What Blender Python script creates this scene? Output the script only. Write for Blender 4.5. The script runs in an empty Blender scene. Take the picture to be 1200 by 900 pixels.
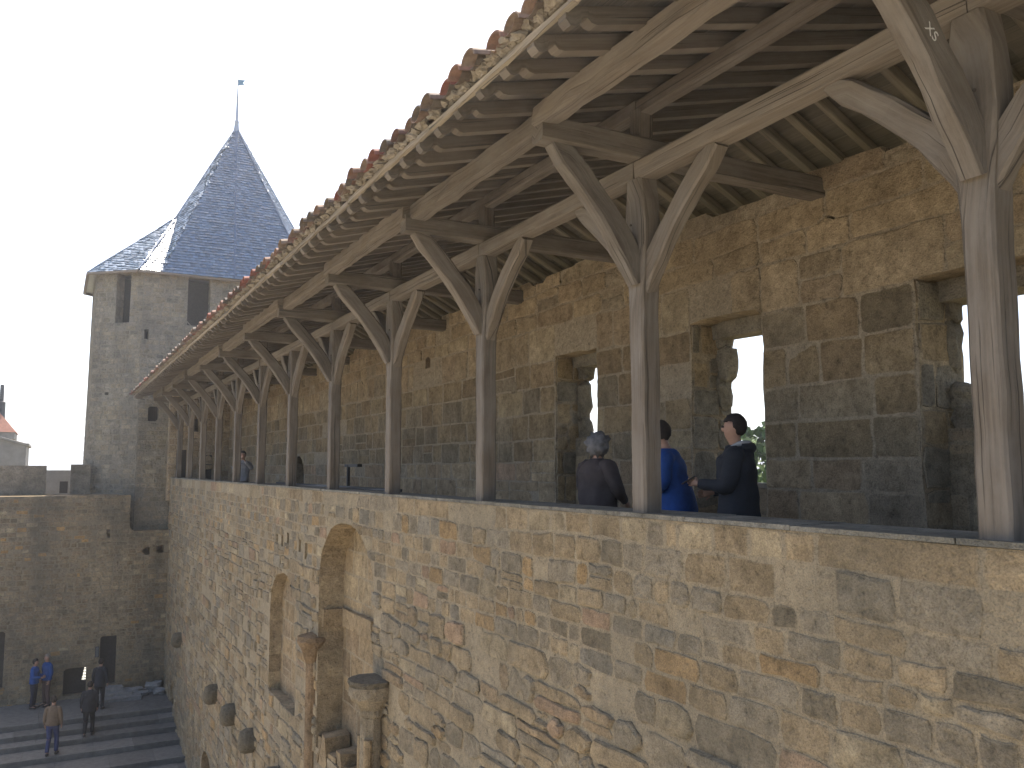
import bpy, math, random
from math import sin, cos, pi, radians, sqrt, atan2
from mathutils import Vector as V3, Matrix
from mathutils.geometry import delaunay_2d_cdt
from mathutils import noise as mnoise

S = bpy.context.scene
COL = S.collection
R = random.Random(7)

# ---------------------------------------------------------------- helpers
class MB:
    """collects geometry; every vertex carries a colour, an edge value and grain coordinates"""
    def __init__(s):
        s.v = []; s.f = []; s.c = []; s.e = []; s.g = []
    def vert(s, p, c=(.4, .35, .27), e=1.0, g=(0, 0, 0)):
        s.v.append(tuple(p)); s.c.append(c); s.e.append(e); s.g.append(g); return len(s.v) - 1
    def poly(s, pts, c=(.4, .35, .27), e=1.0, g=None):
        i = [s.vert(p, c, e, (0, 0, 0) if g is None else g[k]) for k, p in enumerate(pts)]
        s.f.append(i)
    def box(s, lo, hi, c=(.4, .35, .27), e=1.0, rot=0, jit=0, rng=R):
        P = []
        cx, cy = (lo[0] + hi[0]) / 2, (lo[1] + hi[1]) / 2
        for z in (lo[2], hi[2]):
            for x, y in ((lo[0], lo[1]), (hi[0], lo[1]), (hi[0], hi[1]), (lo[0], hi[1])):
                dx, dy = x - cx, y - cy
                P.append((cx + dx * cos(rot) - dy * sin(rot) + rng.uniform(-jit, jit),
                          cy + dx * sin(rot) + dy * cos(rot) + rng.uniform(-jit, jit),
                          z + rng.uniform(-jit, jit)))
        for q in ((3, 2, 1, 0), (4, 5, 6, 7), (0, 1, 5, 4), (1, 2, 6, 5), (2, 3, 7, 6), (3, 0, 4, 7)):
            s.poly([P[k] for k in q], c, e)
    def build(s, name, mat, parent=None, smooth=False):
        me = bpy.data.meshes.new(name)
        me.from_pydata(s.v, [], s.f)
        a = me.attributes.new('col', 'FLOAT_COLOR', 'POINT')
        fl = []
        for c in s.c: fl += [c[0], c[1], c[2], 1.0]
        a.data.foreach_set('color', fl)
        a = me.attributes.new('edge', 'FLOAT', 'POINT'); a.data.foreach_set('value', s.e)
        a = me.attributes.new('grain', 'FLOAT_VECTOR', 'POINT')
        fl = []
        for g in s.g: fl += [g[0], g[1], g[2]]
        a.data.foreach_set('vector', fl)
        if smooth: me.polygons.foreach_set('use_smooth', [True] * len(me.polygons))
        me.materials.append(mat)
        me.validate(); me.update()
        o = bpy.data.objects.new(name, me); COL.objects.link(o)
        if parent: o.parent = parent
        return o

def tag(o, label=None, cat=None, group=None, kind=None):
    if label: o['label'] = label
    if cat: o['category'] = cat
    if group: o['group'] = group
    if kind: o['kind'] = kind
    return o
def empty(name, label, cat, group=None, loc=(0, 0, 0), rz=0):
    o = bpy.data.objects.new(name, None); COL.objects.link(o)
    o.location = loc; o.rotation_euler = (0, 0, rz)
    return tag(o, label, cat, group)

def inside(p, poly):
    x, y = p; r = False; n = len(poly); j = n - 1
    for i in range(n):
        xi, yi = poly[i]; xj, yj = poly[j]
        if (yi > y) != (yj > y) and x < (xj - xi) * (y - yi) / (yj - yi) + xi: r = not r
        j = i
    return r
def nearest(p, poly):
    best = None; bd = 1e9
    for i in range(len(poly)):
        ax, ay = poly[i]; bx, by = poly[(i + 1) % len(poly)]
        dx, dy = bx - ax, by - ay; L = dx * dx + dy * dy
        t = 0 if L == 0 else max(0, min(1, ((p[0] - ax) * dx + (p[1] - ay) * dy) / L))
        q = (ax + dx * t, ay + dy * t); d = (q[0] - p[0]) ** 2 + (q[1] - p[1]) ** 2
        if d < bd: bd = d; best = q
    return best
def n1(x, k=0.0): return mnoise.noise(V3((x, k * 3.7 + .3, 1.7)))

TAN = (.35, .265, .160); GREY = (.255, .225, .175); OCHRE = (.42, .265, .115); PINK = (.37, .235, .155)
BLUE = (.235, .225, .195); PALE = (.42, .345, .225); DARK = (.16, .14, .105); BROWN = (.265, .185, .11)
def contract(pal, k, mean=(.315, .26, .175)):
    return [tuple(m + (x - m) * k for x, m in zip(c, mean)) for c in pal]
def vary(c, lo, hi, rng):
    k = rng.uniform(lo, hi); return tuple(x * k for x in c)
PAL_YARD = [TAN] * 7 + [GREY] * 5 + [PALE] * 3 + [OCHRE] + [PINK] + [BLUE] + [BROWN] * 2
PAL_IN = [TAN] * 6 + [BROWN] * 3 + [GREY] * 2 + [PALE] * 2
PAL_FAR = [TAN] * 5 + [GREY] * 3 + [PALE] + [BROWN] * 2 + [DARK]
PAL_YARD = contract(PAL_YARD, .5, (.295, .238, .155)); PAL_IN = contract(PAL_IN, .42, (.41, .335, .24)); PAL_FAR = contract(PAL_FAR, .4, (.275, .22, .145))
PAL_TOWER = [(.28, .25, .195), (.30, .265, .20), (.26, .235, .19), (.235, .215, .175), (.305, .26, .19), (.27, .235, .17)]

def masonry(mb, O, U, V, N, us, ue, vt, vb, rh=(.18, .28), rw=(.25, .5), pal=PAL_FAR, nseg=2, relief=(.004, .02),
            gap=.008, jit=.01, rnd=.02, wave=.02, holes=(), split=.08, skip=.02, seed=1, zone=None, cvar=.16, cuts=()):
    rng = random.Random(seed)
    O, U, V, N = V3(O), V3(U), V3(V), V3(N)
    hb = [(min(a for a, b in h) - .02, max(a for a, b in h) + .02, min(b for a, b in h) - .02, max(b for a, b in h) + .02, h) for h in holes]
    rows = [vt]; v = vt
    while v > vb:
        z = zone(0, v) if zone else {}
        a, b = z.get('rh', rh); v -= rng.uniform(a, b)
        for q in cuts:
            for e_ in (q[2], q[3]):
                if abs(v - e_) < .11 and rows[-1] - e_ > .1: v = e_
        rows.append(max(v, vb))
        if vb > v - .06: break
    rows[-1] = vb
    def bnd(k, u):
        if k == 0 or k == len(rows) - 1: return rows[k]
        return rows[k] + wave * (n1(u * .45, k + seed) * 1.6 + n1(u * 1.9, k + seed + 50) * .5)
    def stone(cor, z, cu, cv):
        J = z.get('jit', jit); RD = z.get('rnd', rnd); ns = z.get('nseg', nseg); rl = z.get('relief', relief)
        cen = [sum(p[0] for p in cor) / 4, sum(p[1] for p in cor) / 4]
        for x0, x1, y0, y1, h in hb:
            if x0 < cen[0] < x1 and y0 < cen[1] < y1 and inside(cen, h): return
        pts = []
        cx0, cx1 = min(p[0] for p in cor), max(p[0] for p in cor); cy0, cy1 = min(p[1] for p in cor), max(p[1] for p in cor)
        if any(x0 < cx1 and cx0 < x1 and y0 < cy1 and cy0 < y1 for x0, x1, y0, y1, h in hb): ns = max(ns, 8); J *= .5
        for k in range(4):
            a, b = cor[k], cor[(k + 1) % 4]
            for q in range(ns):
                t = q / ns
                p = [a[0] + (b[0] - a[0]) * t + rng.gauss(0, J * .6), a[1] + (b[1] - a[1]) * t + rng.gauss(0, J * .6)]
                if q == 0:
                    dx, dy = cen[0] - p[0], cen[1] - p[1]; L = sqrt(dx * dx + dy * dy) + 1e-6
                    m = min(RD * rng.uniform(.4, 1.4), L * .4); p = [p[0] + dx / L * m, p[1] + dy / L * m]
                pts.append(p)
        g = gap
        r0 = []
        for p in pts:
            dx, dy = cen[0] - p[0], cen[1] - p[1]; L = sqrt(dx * dx + dy * dy) + 1e-6
            m = min(g, L * .3); p = [p[0] + dx / L * m, p[1] + dy / L * m]
            for x0, x1, y0, y1, h in hb:
                if x0 < p[0] < x1 and y0 < p[1] < y1 and inside(p, h):
                    p = list(nearest(p, h))
            r0.append(p)
        c = rng.choice(z.get('pal', pal)); k = 1 + rng.uniform(-cvar, cvar)
        c = tuple(min(.8, x * k) for x in c)
        h = rng.uniform(*rl); tx, ty = rng.uniform(-.012, .012), rng.uniform(-.02, .02)
        tx *= min(1, rl[1] * 40); ty *= min(1, rl[1] * 40)
        rings = []
        for ins, hh, e in ((0, -.012, 0.), (.010, h * .55, .55), (.030, h, 1.)):
            ring = []
            for p in r0:
                dx, dy = cen[0] - p[0], cen[1] - p[1]; L = sqrt(dx * dx + dy * dy) + 1e-6
                m = min(ins, L * .5)
                q = (p[0] + dx / L * m, p[1] + dy / L * m)
                w = hh + ((q[0] - cen[0]) * tx + (q[1] - cen[1]) * ty + rng.uniform(-.15, .15) * h if e > 0 else 0)
                P = O + U * q[0] + V * q[1] + N * w
                ring.append(mb.vert(P, c, e))
            rings.append(ring)
        n = len(r0)
        for a, b in ((0, 1), (1, 2)):
            for i in range(n):
                j = (i + 1) % n
                mb.f.append([rings[a][i], rings[a][j], rings[b][j], rings[b][i]])
        cc = mb.vert(O + U * cen[0] + V * cen[1] + N * (h + rng.uniform(-.1, .35) * h), c, 1.)
        for i in range(n): mb.f.append([rings[2][i], rings[2][(i + 1) % n], cc])
    for k in range(len(rows) - 1):
        v1, v0 = rows[k], rows[k + 1]; u = us - rng.uniform(0, .2)
        sl = rng.uniform(-.01, .01)
        while u < ue:
            z = zone(u, (v0 + v1) / 2) if zone else {}
            a, b = z.get('rw', rw); w = rng.uniform(a, b)
            if rng.random() < .12: w *= .55
            un = u + w
            for q in cuts:
                if v0 < q[3] - .03 and v1 > q[2] + .03:
                    for e_ in (q[0], q[1]):
                        if u + .02 < e_ < un + .1: un = e_; break
            if ue - un < .1: un = ue
            a0, a1 = max(u, us), min(un, ue)
            sr = rng.uniform(-.015, .015)
            if a1 - a0 > .03 and rng.random() > z.get('skip', skip):
                c0 = [a0, bnd(k + 1, a0)]; c1 = [a1, bnd(k + 1, a1)]; c2 = [a1 + (sr if a1 < ue else 0), bnd(k, a1)]; c3 = [a0 + (sl if a0 > us else 0), bnd(k, a0)]
                if rng.random() < z.get('split', split) and (v1 - v0) > .16:
                    t = rng.uniform(.35, .65)
                    m0 = [c0[0] + (c3[0] - c0[0]) * t, c0[1] + (c3[1] - c0[1]) * t]; m1 = [c1[0] + (c2[0] - c1[0]) * t, c1[1] + (c2[1] - c1[1]) * t]
                    stone([c0, c1, m1, m0], z, u, v0); stone([m0, m1, c2, c3], z, u, v0)
                else: stone([c0, c1, c2, c3], z, u, v0)
            sl = sr; u = un

def slab(mb, O, U, V, N, outline, holes=(), depth=.4, back=None, off=0.0, c=TAN, rev_pal=PAL_IN, rev_depth=None, seed=3, skip_outline=False):
    """mortar-faced sheet with real openings and their reveals; back=None: no rear face"""
    O, U, V, N = V3(O), V3(U), V3(V), V3(N); rng = random.Random(seed)
    def sheet(hs, d, flip, cc, e):
        vs, es = [], []
        for pl in [outline] + list(hs):
            b = len(vs); vs += [V3((p[0], p[1])) for p in pl]; es += [(b + i, b + (i + 1) % len(pl)) for i in range(len(pl))]
        r = delaunay_2d_cdt(vs, es, [], 0, 1e-5)
        b = [mb.vert(O + U * p[0] + V * p[1] + N * d, cc, e) for p in r[0]]
        for f in r[2]:
            cen = (sum(r[0][i][0] for i in f) / 3, sum(r[0][i][1] for i in f) / 3)
            if inside(cen, outline) and not any(inside(cen, h) for h in hs):
                q = [b[i] for i in f]
                mb.f.append(q[::-1] if flip else q)
    sheet(holes, off, False, c, 0.)
    if back is not None: sheet(back, off - depth, True, c, .6)
    for pl in ([] if skip_outline else [outline]) + list(holes):
        d = depth if (pl is outline or rev_depth is None) else rev_depth
        for i in range(len(pl)):
            a, b = pl[i], pl[(i + 1) % len(pl)]
            L = sqrt((a[0] - b[0]) ** 2 + (a[1] - b[1]) ** 2); n = max(1, int(L / .3)); m = max(1, int(d / .35))
            for q in range(n):
                t0, t1 = q / n, (q + 1) / n
                p0 = O + U * (a[0] + (b[0] - a[0]) * t0) + V * (a[1] + (b[1] - a[1]) * t0)
                p1 = O + U * (a[0] + (b[0] - a[0]) * t1) + V * (a[1] + (b[1] - a[1]) * t1)
                for k in range(m):
                    cc = rng.choice(rev_pal); kk = rng.uniform(.85, 1.15); cc = tuple(x * kk for x in cc)
                    mb.poly([p0 + N * (off - d * k / m), p1 + N * (off - d * k / m), p1 + N * (off - d * (k + 1) / m), p0 + N * (off - d * (k + 1) / m)], cc, 1.)

def arch(u0, u1, v0, vs, vt, n=10, jit=0, rng=R):
    """doorway outline: feet at v0, springing at vs, crown at vt"""
    p = [(u0, v0), (u1, v0), (u1, vs)]
    for k in range(1, n):
        a = pi * k / n
        p.append(((u0 + u1) / 2 + cos(a) * (u1 - u0) / 2, vs + sin(a) * (vt - vs)))
    p.append((u0, vs))
    if jit:
        p = [(a + rng.uniform(-jit, jit), b + rng.uniform(-jit, jit)) for a, b in p]
    return p
def rect(u0, u1, v0, v1): return [(u0, v0), (u1, v0), (u1, v1), (u0, v1)]
def rough_rect(u0, u1, v0, v1, j, rng, step=.18):
    c = rect(u0, u1, v0, v1); out = []
    for i in range(4):
        a, b = c[i], c[(i + 1) % 4]; L = sqrt((a[0] - b[0]) ** 2 + (a[1] - b[1]) ** 2); n = max(1, int(L / step))
        for q in range(n):
            t = q / n; out.append((a[0] + (b[0] - a[0]) * t + rng.uniform(-j, j), a[1] + (b[1] - a[1]) * t + rng.uniform(-j, j)))
    return out

def sweep(mb, pts, side, w, d, c=(.2, .16, .12), ch=.016, wob=.004, rng=R, caps=True):
    """square-hewn timber along pts; side = unit vector across; w across, d in the plane (number or list)"""
    side = V3(side).normalized(); pts = [V3(p) for p in pts]; n = len(pts); L = 0; prev = None
    rings = []; ph = rng.uniform(0, 50); wob *= 1.5
    c = vary(c, .85, 1.12, rng)
    for k, p in enumerate(pts):
        t = (pts[min(k + 1, n - 1)] - pts[max(k - 1, 0)]).normalized()
        up = side.cross(t).normalized()
        dd = d[k] if isinstance(d, (list, tuple)) else d
        if k: L += (p - pts[k - 1]).length
        hw, hd = w / 2, dd / 2
        prof = [(-hw + ch, -hd), (hw - ch, -hd), (hw, -hd + ch), (hw, hd - ch), (hw - ch, hd), (-hw + ch, hd), (-hw, hd - ch), (-hw, -hd + ch)]
        per = [0, w, w + .02, w + dd, w + dd + .02, 2 * w + dd, 2 * w + dd + .02, 2 * w + 2 * dd]
        ring = []
        for q, (a, b) in enumerate(prof):
            a += rng.uniform(-wob, wob); b += rng.uniform(-wob, wob)
            ring.append(mb.vert(p + side * a + up * b, c, 1., (L + ph, per[q] + ph, ph)))
        rings.append(ring)
    for k in range(n - 1):
        for q in range(8):
            r = (q + 1) % 8
            mb.f.append([rings[k][q], rings[k][r], rings[k + 1][r], rings[k + 1][q]])
    if caps:
        mb.f.append(rings[0][::-1]); mb.f.append(rings[-1])
def line(a, b, n): a, b = V3(a), V3(b); return [a.lerp(b, k / n) for k in range(n + 1)]

# ---------------------------------------------------------------- materials
def newmat(name):
    m = bpy.data.materials.new(name); m.use_nodes = True; nt = m.node_tree
    b = nt.nodes['Principled BSDF']; return m, nt, b
def N(nt, t, **kw):
    n = nt.nodes.new(t)
    for k, v in kw.items(): setattr(n, k, v)
    return n
def noise_n(nt, vec, scale, detail=4, rough=.6):
    n = N(nt, 'ShaderNodeTexNoise'); n.inputs['Scale'].default_value = scale; n.inputs['Detail'].default_value = detail
    n.inputs['Roughness'].default_value = rough
    if vec is not None: nt.links.new(vec, n.inputs['Vector'])
    return n.outputs['Fac']
def ramp(nt, fac, stops):
    r = N(nt, 'ShaderNodeValToRGB'); el = r.color_ramp.elements
    while len(el) < len(stops): el.new(.5)
    for e, (p, c) in zip(el, stops):
        e.position = p; e.color = (c, c, c, 1) if isinstance(c, (int, float)) else (*c, 1)
    nt.links.new(fac, r.inputs[0]); return r.outputs[0]
def mix(nt, fac, a, b, mode='MIX'):
    m = N(nt, 'ShaderNodeMix', data_type='RGBA', blend_type=mode)
    for i, x in ((0, fac), (6, a), (7, b)):
        if isinstance(x, (int, float)): m.inputs[i].default_value = x
        elif isinstance(x, tuple): m.inputs[i].default_value = (*x, 1)
        else: nt.links.new(x, m.inputs[i])
    return m.outputs[2]
def mth(nt, op, a, b=0.0, c=0.0):
    m = N(nt, 'ShaderNodeMath', operation=op)
    for i, x in enumerate((a, b, c)):
        if isinstance(x, (int, float)): m.inputs[i].default_value = x
        else: nt.links.new(x, m.inputs[i])
    return m.outputs[0]
def attr(nt, name):
    a = N(nt, 'ShaderNodeAttribute'); a.attribute_name = name; return a

def stone_mat(name, mortar=(.40, .34, .235), fuzz=.55, stain=.5, stain_col=(.12, .115, .09), cover=.0, bump=.8, scale=1.0, pits=1.0, streak=0.0, joint_shade=.75):
    m, nt, b = newmat(name)
    P = N(nt, 'ShaderNodeNewGeometry').outputs['Position']
    col = attr(nt, 'col').outputs['Color']; e = attr(nt, 'edge').outputs['Fac']
    nf = noise_n(nt, P, 13 * scale, 6, .72); nm = noise_n(nt, P, 3.1 * scale, 6, .68); nl = noise_n(nt, P, .5, 6, .68); ng = noise_n(nt, P, 70 * scale, 4, .75)
    mp = N(nt, 'ShaderNodeMapping'); mp.inputs['Scale'].default_value = (.9, .9, .16); nt.links.new(P, mp.inputs[0]); ns = noise_n(nt, mp.outputs[0], 1.0, 5, .65)
    # mortar smeared irregularly over the stone edges
    t = mth(nt, 'ADD', e, mth(nt, 'MULTIPLY', mth(nt, 'SUBTRACT', nf, .5), fuzz * 3.4))
    t = mth(nt, 'SUBTRACT', t, mth(nt, 'MULTIPLY', mth(nt, 'SUBTRACT', nm, .46), 3.2 * fuzz))
    t = mth(nt, 'SUBTRACT', t, cover)
    mask = ramp(nt, t, [(.2, 0.), (.8, 1.)])
    st = mix(nt, ramp(nt, nm, [(.3, .0), (.7, 1.)]), mix(nt, 1., col, (.64, .61, .56), 'MULTIPLY'), mix(nt, 1., col, (1.28, 1.25, 1.20), 'MULTIPLY'))
    base = mix(nt, mask, mortar, st)
    base = mix(nt, 1., base, ramp(nt, nf, [(.28, .50), (.45, .96), (.70, 1.32)]), 'MULTIPLY')
    base = mix(nt, 1., base, ramp(nt, ng, [(.30, .55), (.48, 1.), (.72, 1.35)]), 'MULTIPLY')
    ej = mth(nt, 'MULTIPLY', ramp(nt, mth(nt, 'ADD', e, mth(nt, 'MULTIPLY', mth(nt, 'SUBTRACT', nf, .5), .5)), [(.0, 0.), (.12, 1.), (.26, 1.), (.42, 0.)]), ramp(nt, nm, [(.50, 0.), (.58, 1.)]))  # dark lines along stone edges paint in the shade of open joints
    base = mix(nt, mth(nt, 'MULTIPLY', ej, joint_shade), base, (.055, .043, .03))
    pit = ramp(nt, nf, [(.25, 1.), (.36, 0.)])
    base = mix(nt, mth(nt, 'MULTIPLY', pit, .7 * pits), base, mix(nt, .6, base, (.08, .065, .045)))
    # weather stains: large patches broken up by finer noise
    sm = ramp(nt, mth(nt, 'ADD', nl, mth(nt, 'MULTIPLY', mth(nt, 'SUBTRACT', nf, .5), .3)), [(.44, 0.), (.68, stain)])
    base = mix(nt, sm, base, mix(nt, .55, base, stain_col))
    if streak:
        sk = ramp(nt, ns, [(.45, 0.), (.66, streak)]); base = mix(nt, sk, base, mix(nt, .55, base, stain_col))
    nt.links.new(base, b.inputs['Base Color']); b.inputs['Roughness'].default_value = .95
    b.inputs['Specular IOR Level'].default_value = .15
    h = mth(nt, 'ADD', mth(nt, 'MULTIPLY', nf, .9), mth(nt, 'MULTIPLY', ng, .3))
    h = mth(nt, 'ADD', h, mth(nt, 'MULTIPLY', nm, 1.5))
    h = mth(nt, 'ADD', h, mth(nt, 'MULTIPLY', mask, .12))
    bp = N(nt, 'ShaderNodeBump'); bp.inputs['Strength'].default_value = bump; bp.inputs['Distance'].default_value = .09
    nt.links.new(h, bp.inputs['Height']); nt.links.new(bp.outputs[0], b.inputs['Normal'])
    return m

def wood_mat(name, k=1.0, bump=.5, grey=.5):
    m, nt, b = newmat(name)
    g = attr(nt, 'grain').outputs['Vector']; col = attr(nt, 'col').outputs['Color']
    mp = N(nt, 'ShaderNodeMapping'); mp.inputs['Scale'].default_value = (1.1, 34, 1); nt.links.new(g, mp.inputs[0])
    gr = noise_n(nt, mp.outputs[0], 1.0, 6, .7)
    mp2 = N(nt, 'ShaderNodeMapping'); mp2.inputs['Scale'].default_value = (2.2, 5, 1); nt.links.new(g, mp2.inputs[0])
    bl = noise_n(nt, mp2.outputs[0], 1.0, 5, .65)
    mp3 = N(nt, 'ShaderNodeMapping'); mp3.inputs['Scale'].default_value = (.5, 55, 1); nt.links.new(g, mp3.inputs[0])
    cr = noise_n(nt, mp3.outputs[0], 1.0, 3, .5)
    c = mix(nt, ramp(nt, gr, [(.3, 0.), (.7, 1.)]), mix(nt, 1., col, (.66, .62, .58), 'MULTIPLY'), mix(nt, 1., col, (1.3, 1.27, 1.22), 'MULTIPLY'))
    c = mix(nt, mth(nt, 'MULTIPLY', ramp(nt, bl, [(.4, 0.), (.65, 1.)]), grey), c, (.205 * k, .182 * k, .155 * k))
    crack = ramp(nt, cr, [(.31, 1.), (.37, 0.)])
    c = mix(nt, crack, c, mix(nt, .75, c, (.03, .025, .02)))
    nt.links.new(c, b.inputs['Base Color']); b.inputs['Roughness'].default_value = .8; b.inputs['Specular IOR Level'].default_value = .3
    h = mth(nt, 'ADD', mth(nt, 'MULTIPLY', gr, .5), mth(nt, 'ADD', mth(nt, 'MULTIPLY', bl, .5), mth(nt, 'MULTIPLY', crack, -.7)))
    bp = N(nt, 'ShaderNodeBump'); bp.inputs['Strength'].default_value = bump; bp.inputs['Distance'].default_value = .012
    nt.links.new(h, bp.inputs['Height']); nt.links.new(bp.outputs[0], b.inputs['Normal'])
    return m

def simple(name, c, rough=.8, scale=20, amt=.25, bump=.0, metal=0, useattr=False, spec=.3, dist=.01):
    m, nt, b = newmat(name)
    P = N(nt, 'ShaderNodeNewGeometry').outputs['Position']
    n = noise_n(nt, P, scale, 5, .65)
    src = attr(nt, 'col').outputs['Color'] if useattr else c
    f = ramp(nt, n, [(.28, 1 - amt), (.72, 1 + amt)])
    nt.links.new(mix(nt, 1., src, f, 'MULTIPLY'), b.inputs['Base Color'])
    b.inputs['Roughness'].default_value = rough; b.inputs['Metallic'].default_value = metal
    b.inputs['Specular IOR Level'].default_value = spec
    if bump:
        bp = N(nt, 'ShaderNodeBump'); bp.inputs['Strength'].default_value = bump; bp.inputs['Distance'].default_value = dist
        nt.links.new(n, bp.inputs['Height']); nt.links.new(bp.outputs[0], b.inputs['Normal'])
    return m

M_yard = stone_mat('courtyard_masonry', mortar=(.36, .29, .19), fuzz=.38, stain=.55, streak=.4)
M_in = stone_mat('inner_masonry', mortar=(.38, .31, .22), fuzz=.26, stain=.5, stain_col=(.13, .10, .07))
M_far = stone_mat('far_masonry', mortar=(.29, .235, .155), fuzz=.4, stain=.9, stain_col=(.09, .085, .07), streak=.8, joint_shade=.4)
M_tow = stone_mat('tower_masonry', mortar=(.27, .24, .185), fuzz=.35, stain=.8, stain_col=(.11, .105, .095), streak=.7, joint_shade=.3)
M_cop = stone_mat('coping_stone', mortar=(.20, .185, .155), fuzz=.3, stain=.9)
M_wood = wood_mat('weathered_oak', bump=.9)
M_raft = wood_mat('rafter_oak', grey=.35)
M_board = wood_mat('roof_boards', grey=.15, bump=.3)
M_tile = simple('clay_tile', TAN, .85, 22, .3, .4, useattr=True)
M_slate = simple('slate', BLUE, .33, 9, .25, .25, useattr=True, spec=.5)
M_lime = simple('lime_mortar', (.23, .195, .145), .95, 30, .25, .8)
M_plaster = simple('old_plaster', (.40, .36, .28), .95, 3, .18, .3)
M_dark = simple('dark_door_wood', (.045, .038, .033), .7, 14, .3, .3)
M_iron = simple('iron', (.05, .05, .052), .5, 40, .3, .2, metal=.6)
M_lead = simple('zinc_finial', (.36, .38, .40), .45, 12, .15, .1, metal=.5)
M_gravel = simple('courtyard_paving', (.37, .325, .26), .95, 5, .25, .6)
M_step = simple('step_stone', (.23, .225, .21), .9, 7, .25, .4)
M_grass = simple('dry_grass', (.15, .135, .075), .95, .05, .4, .3)
M_hill = simple('wooded_hill', (.07, .11, .06), .95, .01, .35)
M_leaf = simple('leaves', (.07, .11, .03), .7, 3, .4, useattr=True)
M_bark = simple('bark', (.12, .095, .07), .9, 12, .3, .6)
M_red = simple('red_roof', (.33, .15, .10), .85, 6, .25, .3)
M_block = simple('grey_stone_block', (.24, .225, .20), .9, 2, .2, .3)

# ---------------------------------------------------------------- world, sun, camera
W = bpy.data.worlds.new('World'); S.world = W; W.use_nodes = True
nt = W.node_tree; sky = N(nt, 'ShaderNodeTexSky', sky_type='NISHITA')
SUN_EL, SUN_AZ = radians(61), radians(12)
sky.sun_disc = False; sky.sun_elevation = SUN_EL; sky.sun_rotation = SUN_AZ
sky.air_density = .75; sky.dust_density = 2.6; sky.ozone_density = .4
nt.links.new(sky.outputs[0], nt.nodes['Background'].inputs[0]); nt.nodes['Background'].inputs[1].default_value = .15
ld = bpy.data.lights.new('sun', 'SUN'); ld.energy = 5.0; ld.angle = radians(.5); ld.color = (1, .93, .80)
lo = bpy.data.objects.new('sun', ld); COL.objects.link(lo)
sd = V3((sin(SUN_AZ) * cos(SUN_EL), cos(SUN_AZ) * cos(SUN_EL), sin(SUN_EL)))
lo.rotation_euler = sd.to_track_quat('Z', 'Y').to_euler()
S.view_settings.view_transform = 'Standard'; S.view_settings.look = 'None'; S.view_settings.gamma = 1
S.view_settings.exposure = 1.45
cd = bpy.data.cameras.new('camera'); cd.sensor_width = 36; cd.lens = 30; cd.clip_start = .05; cd.clip_end = 8000
co = bpy.data.objects.new('camera', cd); COL.objects.link(co); co.location = (0, 0, 0)
co.rotation_euler = (radians(90 + 5.65), 0, -radians(28.1)); S.camera = co
S.cycles.max_bounces = 6; S.cycles.diffuse_bounces = 4

XW, XE = (1, 0, 0), (-1, 0, 0)
UP = (0, 0, 1)
AX = 4.2          # courtyard face of the curtain wall
RX = 6.45         # inner face of the battlement wall
TX = 7.05
Y0, SP = 2.72, 3.02
YN, YF = -2.2, 37.5

# ---------------------------------------------------------------- sunlit summer air
HZ = 0.0011
if HZ:
    mb = MB(); mb.box((-3100, -3100, -13), (3100, 4100, 40))
    m, nt_, b_ = newmat('haze_air'); nt_.nodes.remove(b_)
    pv = N(nt_, 'ShaderNodeVolumePrincipled'); pv.inputs['Density'].default_value = HZ; pv.inputs['Color'].default_value = (.97, .98, 1, 1); pv.inputs['Anisotropy'].default_value = .7
    nt_.links.new(pv.outputs[0], nt_.nodes['Material Output'].inputs['Volume'])
    tag(mb.build('haze', m), kind='stuff')
# ---------------------------------------------------------------- setting
mb = MB(); mb.poly([(-3000, -3000, -12), (3000, -3000, -12), (3000, 4000, -12), (-3000, 4000, -12)])
tag(mb.build('ground', M_grass), kind='structure')
mb = MB(); mb.box((-34, -30, -12.2), (4.3, 31.0, -9.82))
tag(mb.build('courtyard_floor', M_gravel), kind='structure')
# stepped terrace in front of the tower
mb = MB()
edges = [(34.1, -8.63), (33.4, -8.80), (32.8, -8.97), (31.8, -9.14), (30.45, -9.31), (29.2, -9.48)]
rng = random.Random(4)
for k, (y, z) in enumerate(edges):
    yb = 37.4 if k == 0 else edges[k - 1][0]
    x = -13.0
    while x < 4.25:
        w = rng.uniform(.9, 1.6); x1 = min(4.25, x + w)
        c = vary((.135, .13, .118), .85, 1.15, rng)
        mb.box((x, y - .02, -12.0 + k * .01), (x1 - .008, yb + (.03 if k else 0), z + rng.uniform(-.006, .006)), c)
        mb.box((x + .003, y - .05, z - .06), (x1 - .011, y + .02, z + .008 + rng.uniform(-.004, .004)), c)
        x = x1
tag(mb.build('terrace_steps', simple('terrace_stone', (.2, .2, .2), .9, 6, .25, .4, useattr=True)), kind='structure')
# far hills
mb = MB()
for (cx, cy, w, h, sd_) in ((75, 1500, 120, 26, 1), (500, 1900, 900, 22, 2), (-900, 1700, 600, 16, 3), (1500, 1500, 900, 18, 4)):
    n = 26
    prev = None
    for k in range(n + 1):
        t = k / n; x = cx + (t - .5) * 2 * w; z = -12 + h * (sin(pi * t) ** .8) * (.85 + .3 * n1(t * 9, sd_)) 
        cur = [mb.vert((x, cy - 160, -12.5)), mb.vert((x, cy, z)), mb.vert((x, cy + 200, -12.5))]
        if prev: mb.f.append([prev[0], cur[0], cur[1], prev[1]]); mb.f.append([prev[1], cur[1], cur[2], prev[2]])
        prev = cur
tag(mb.build('hills', M_hill, smooth=True), kind='structure')

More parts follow.
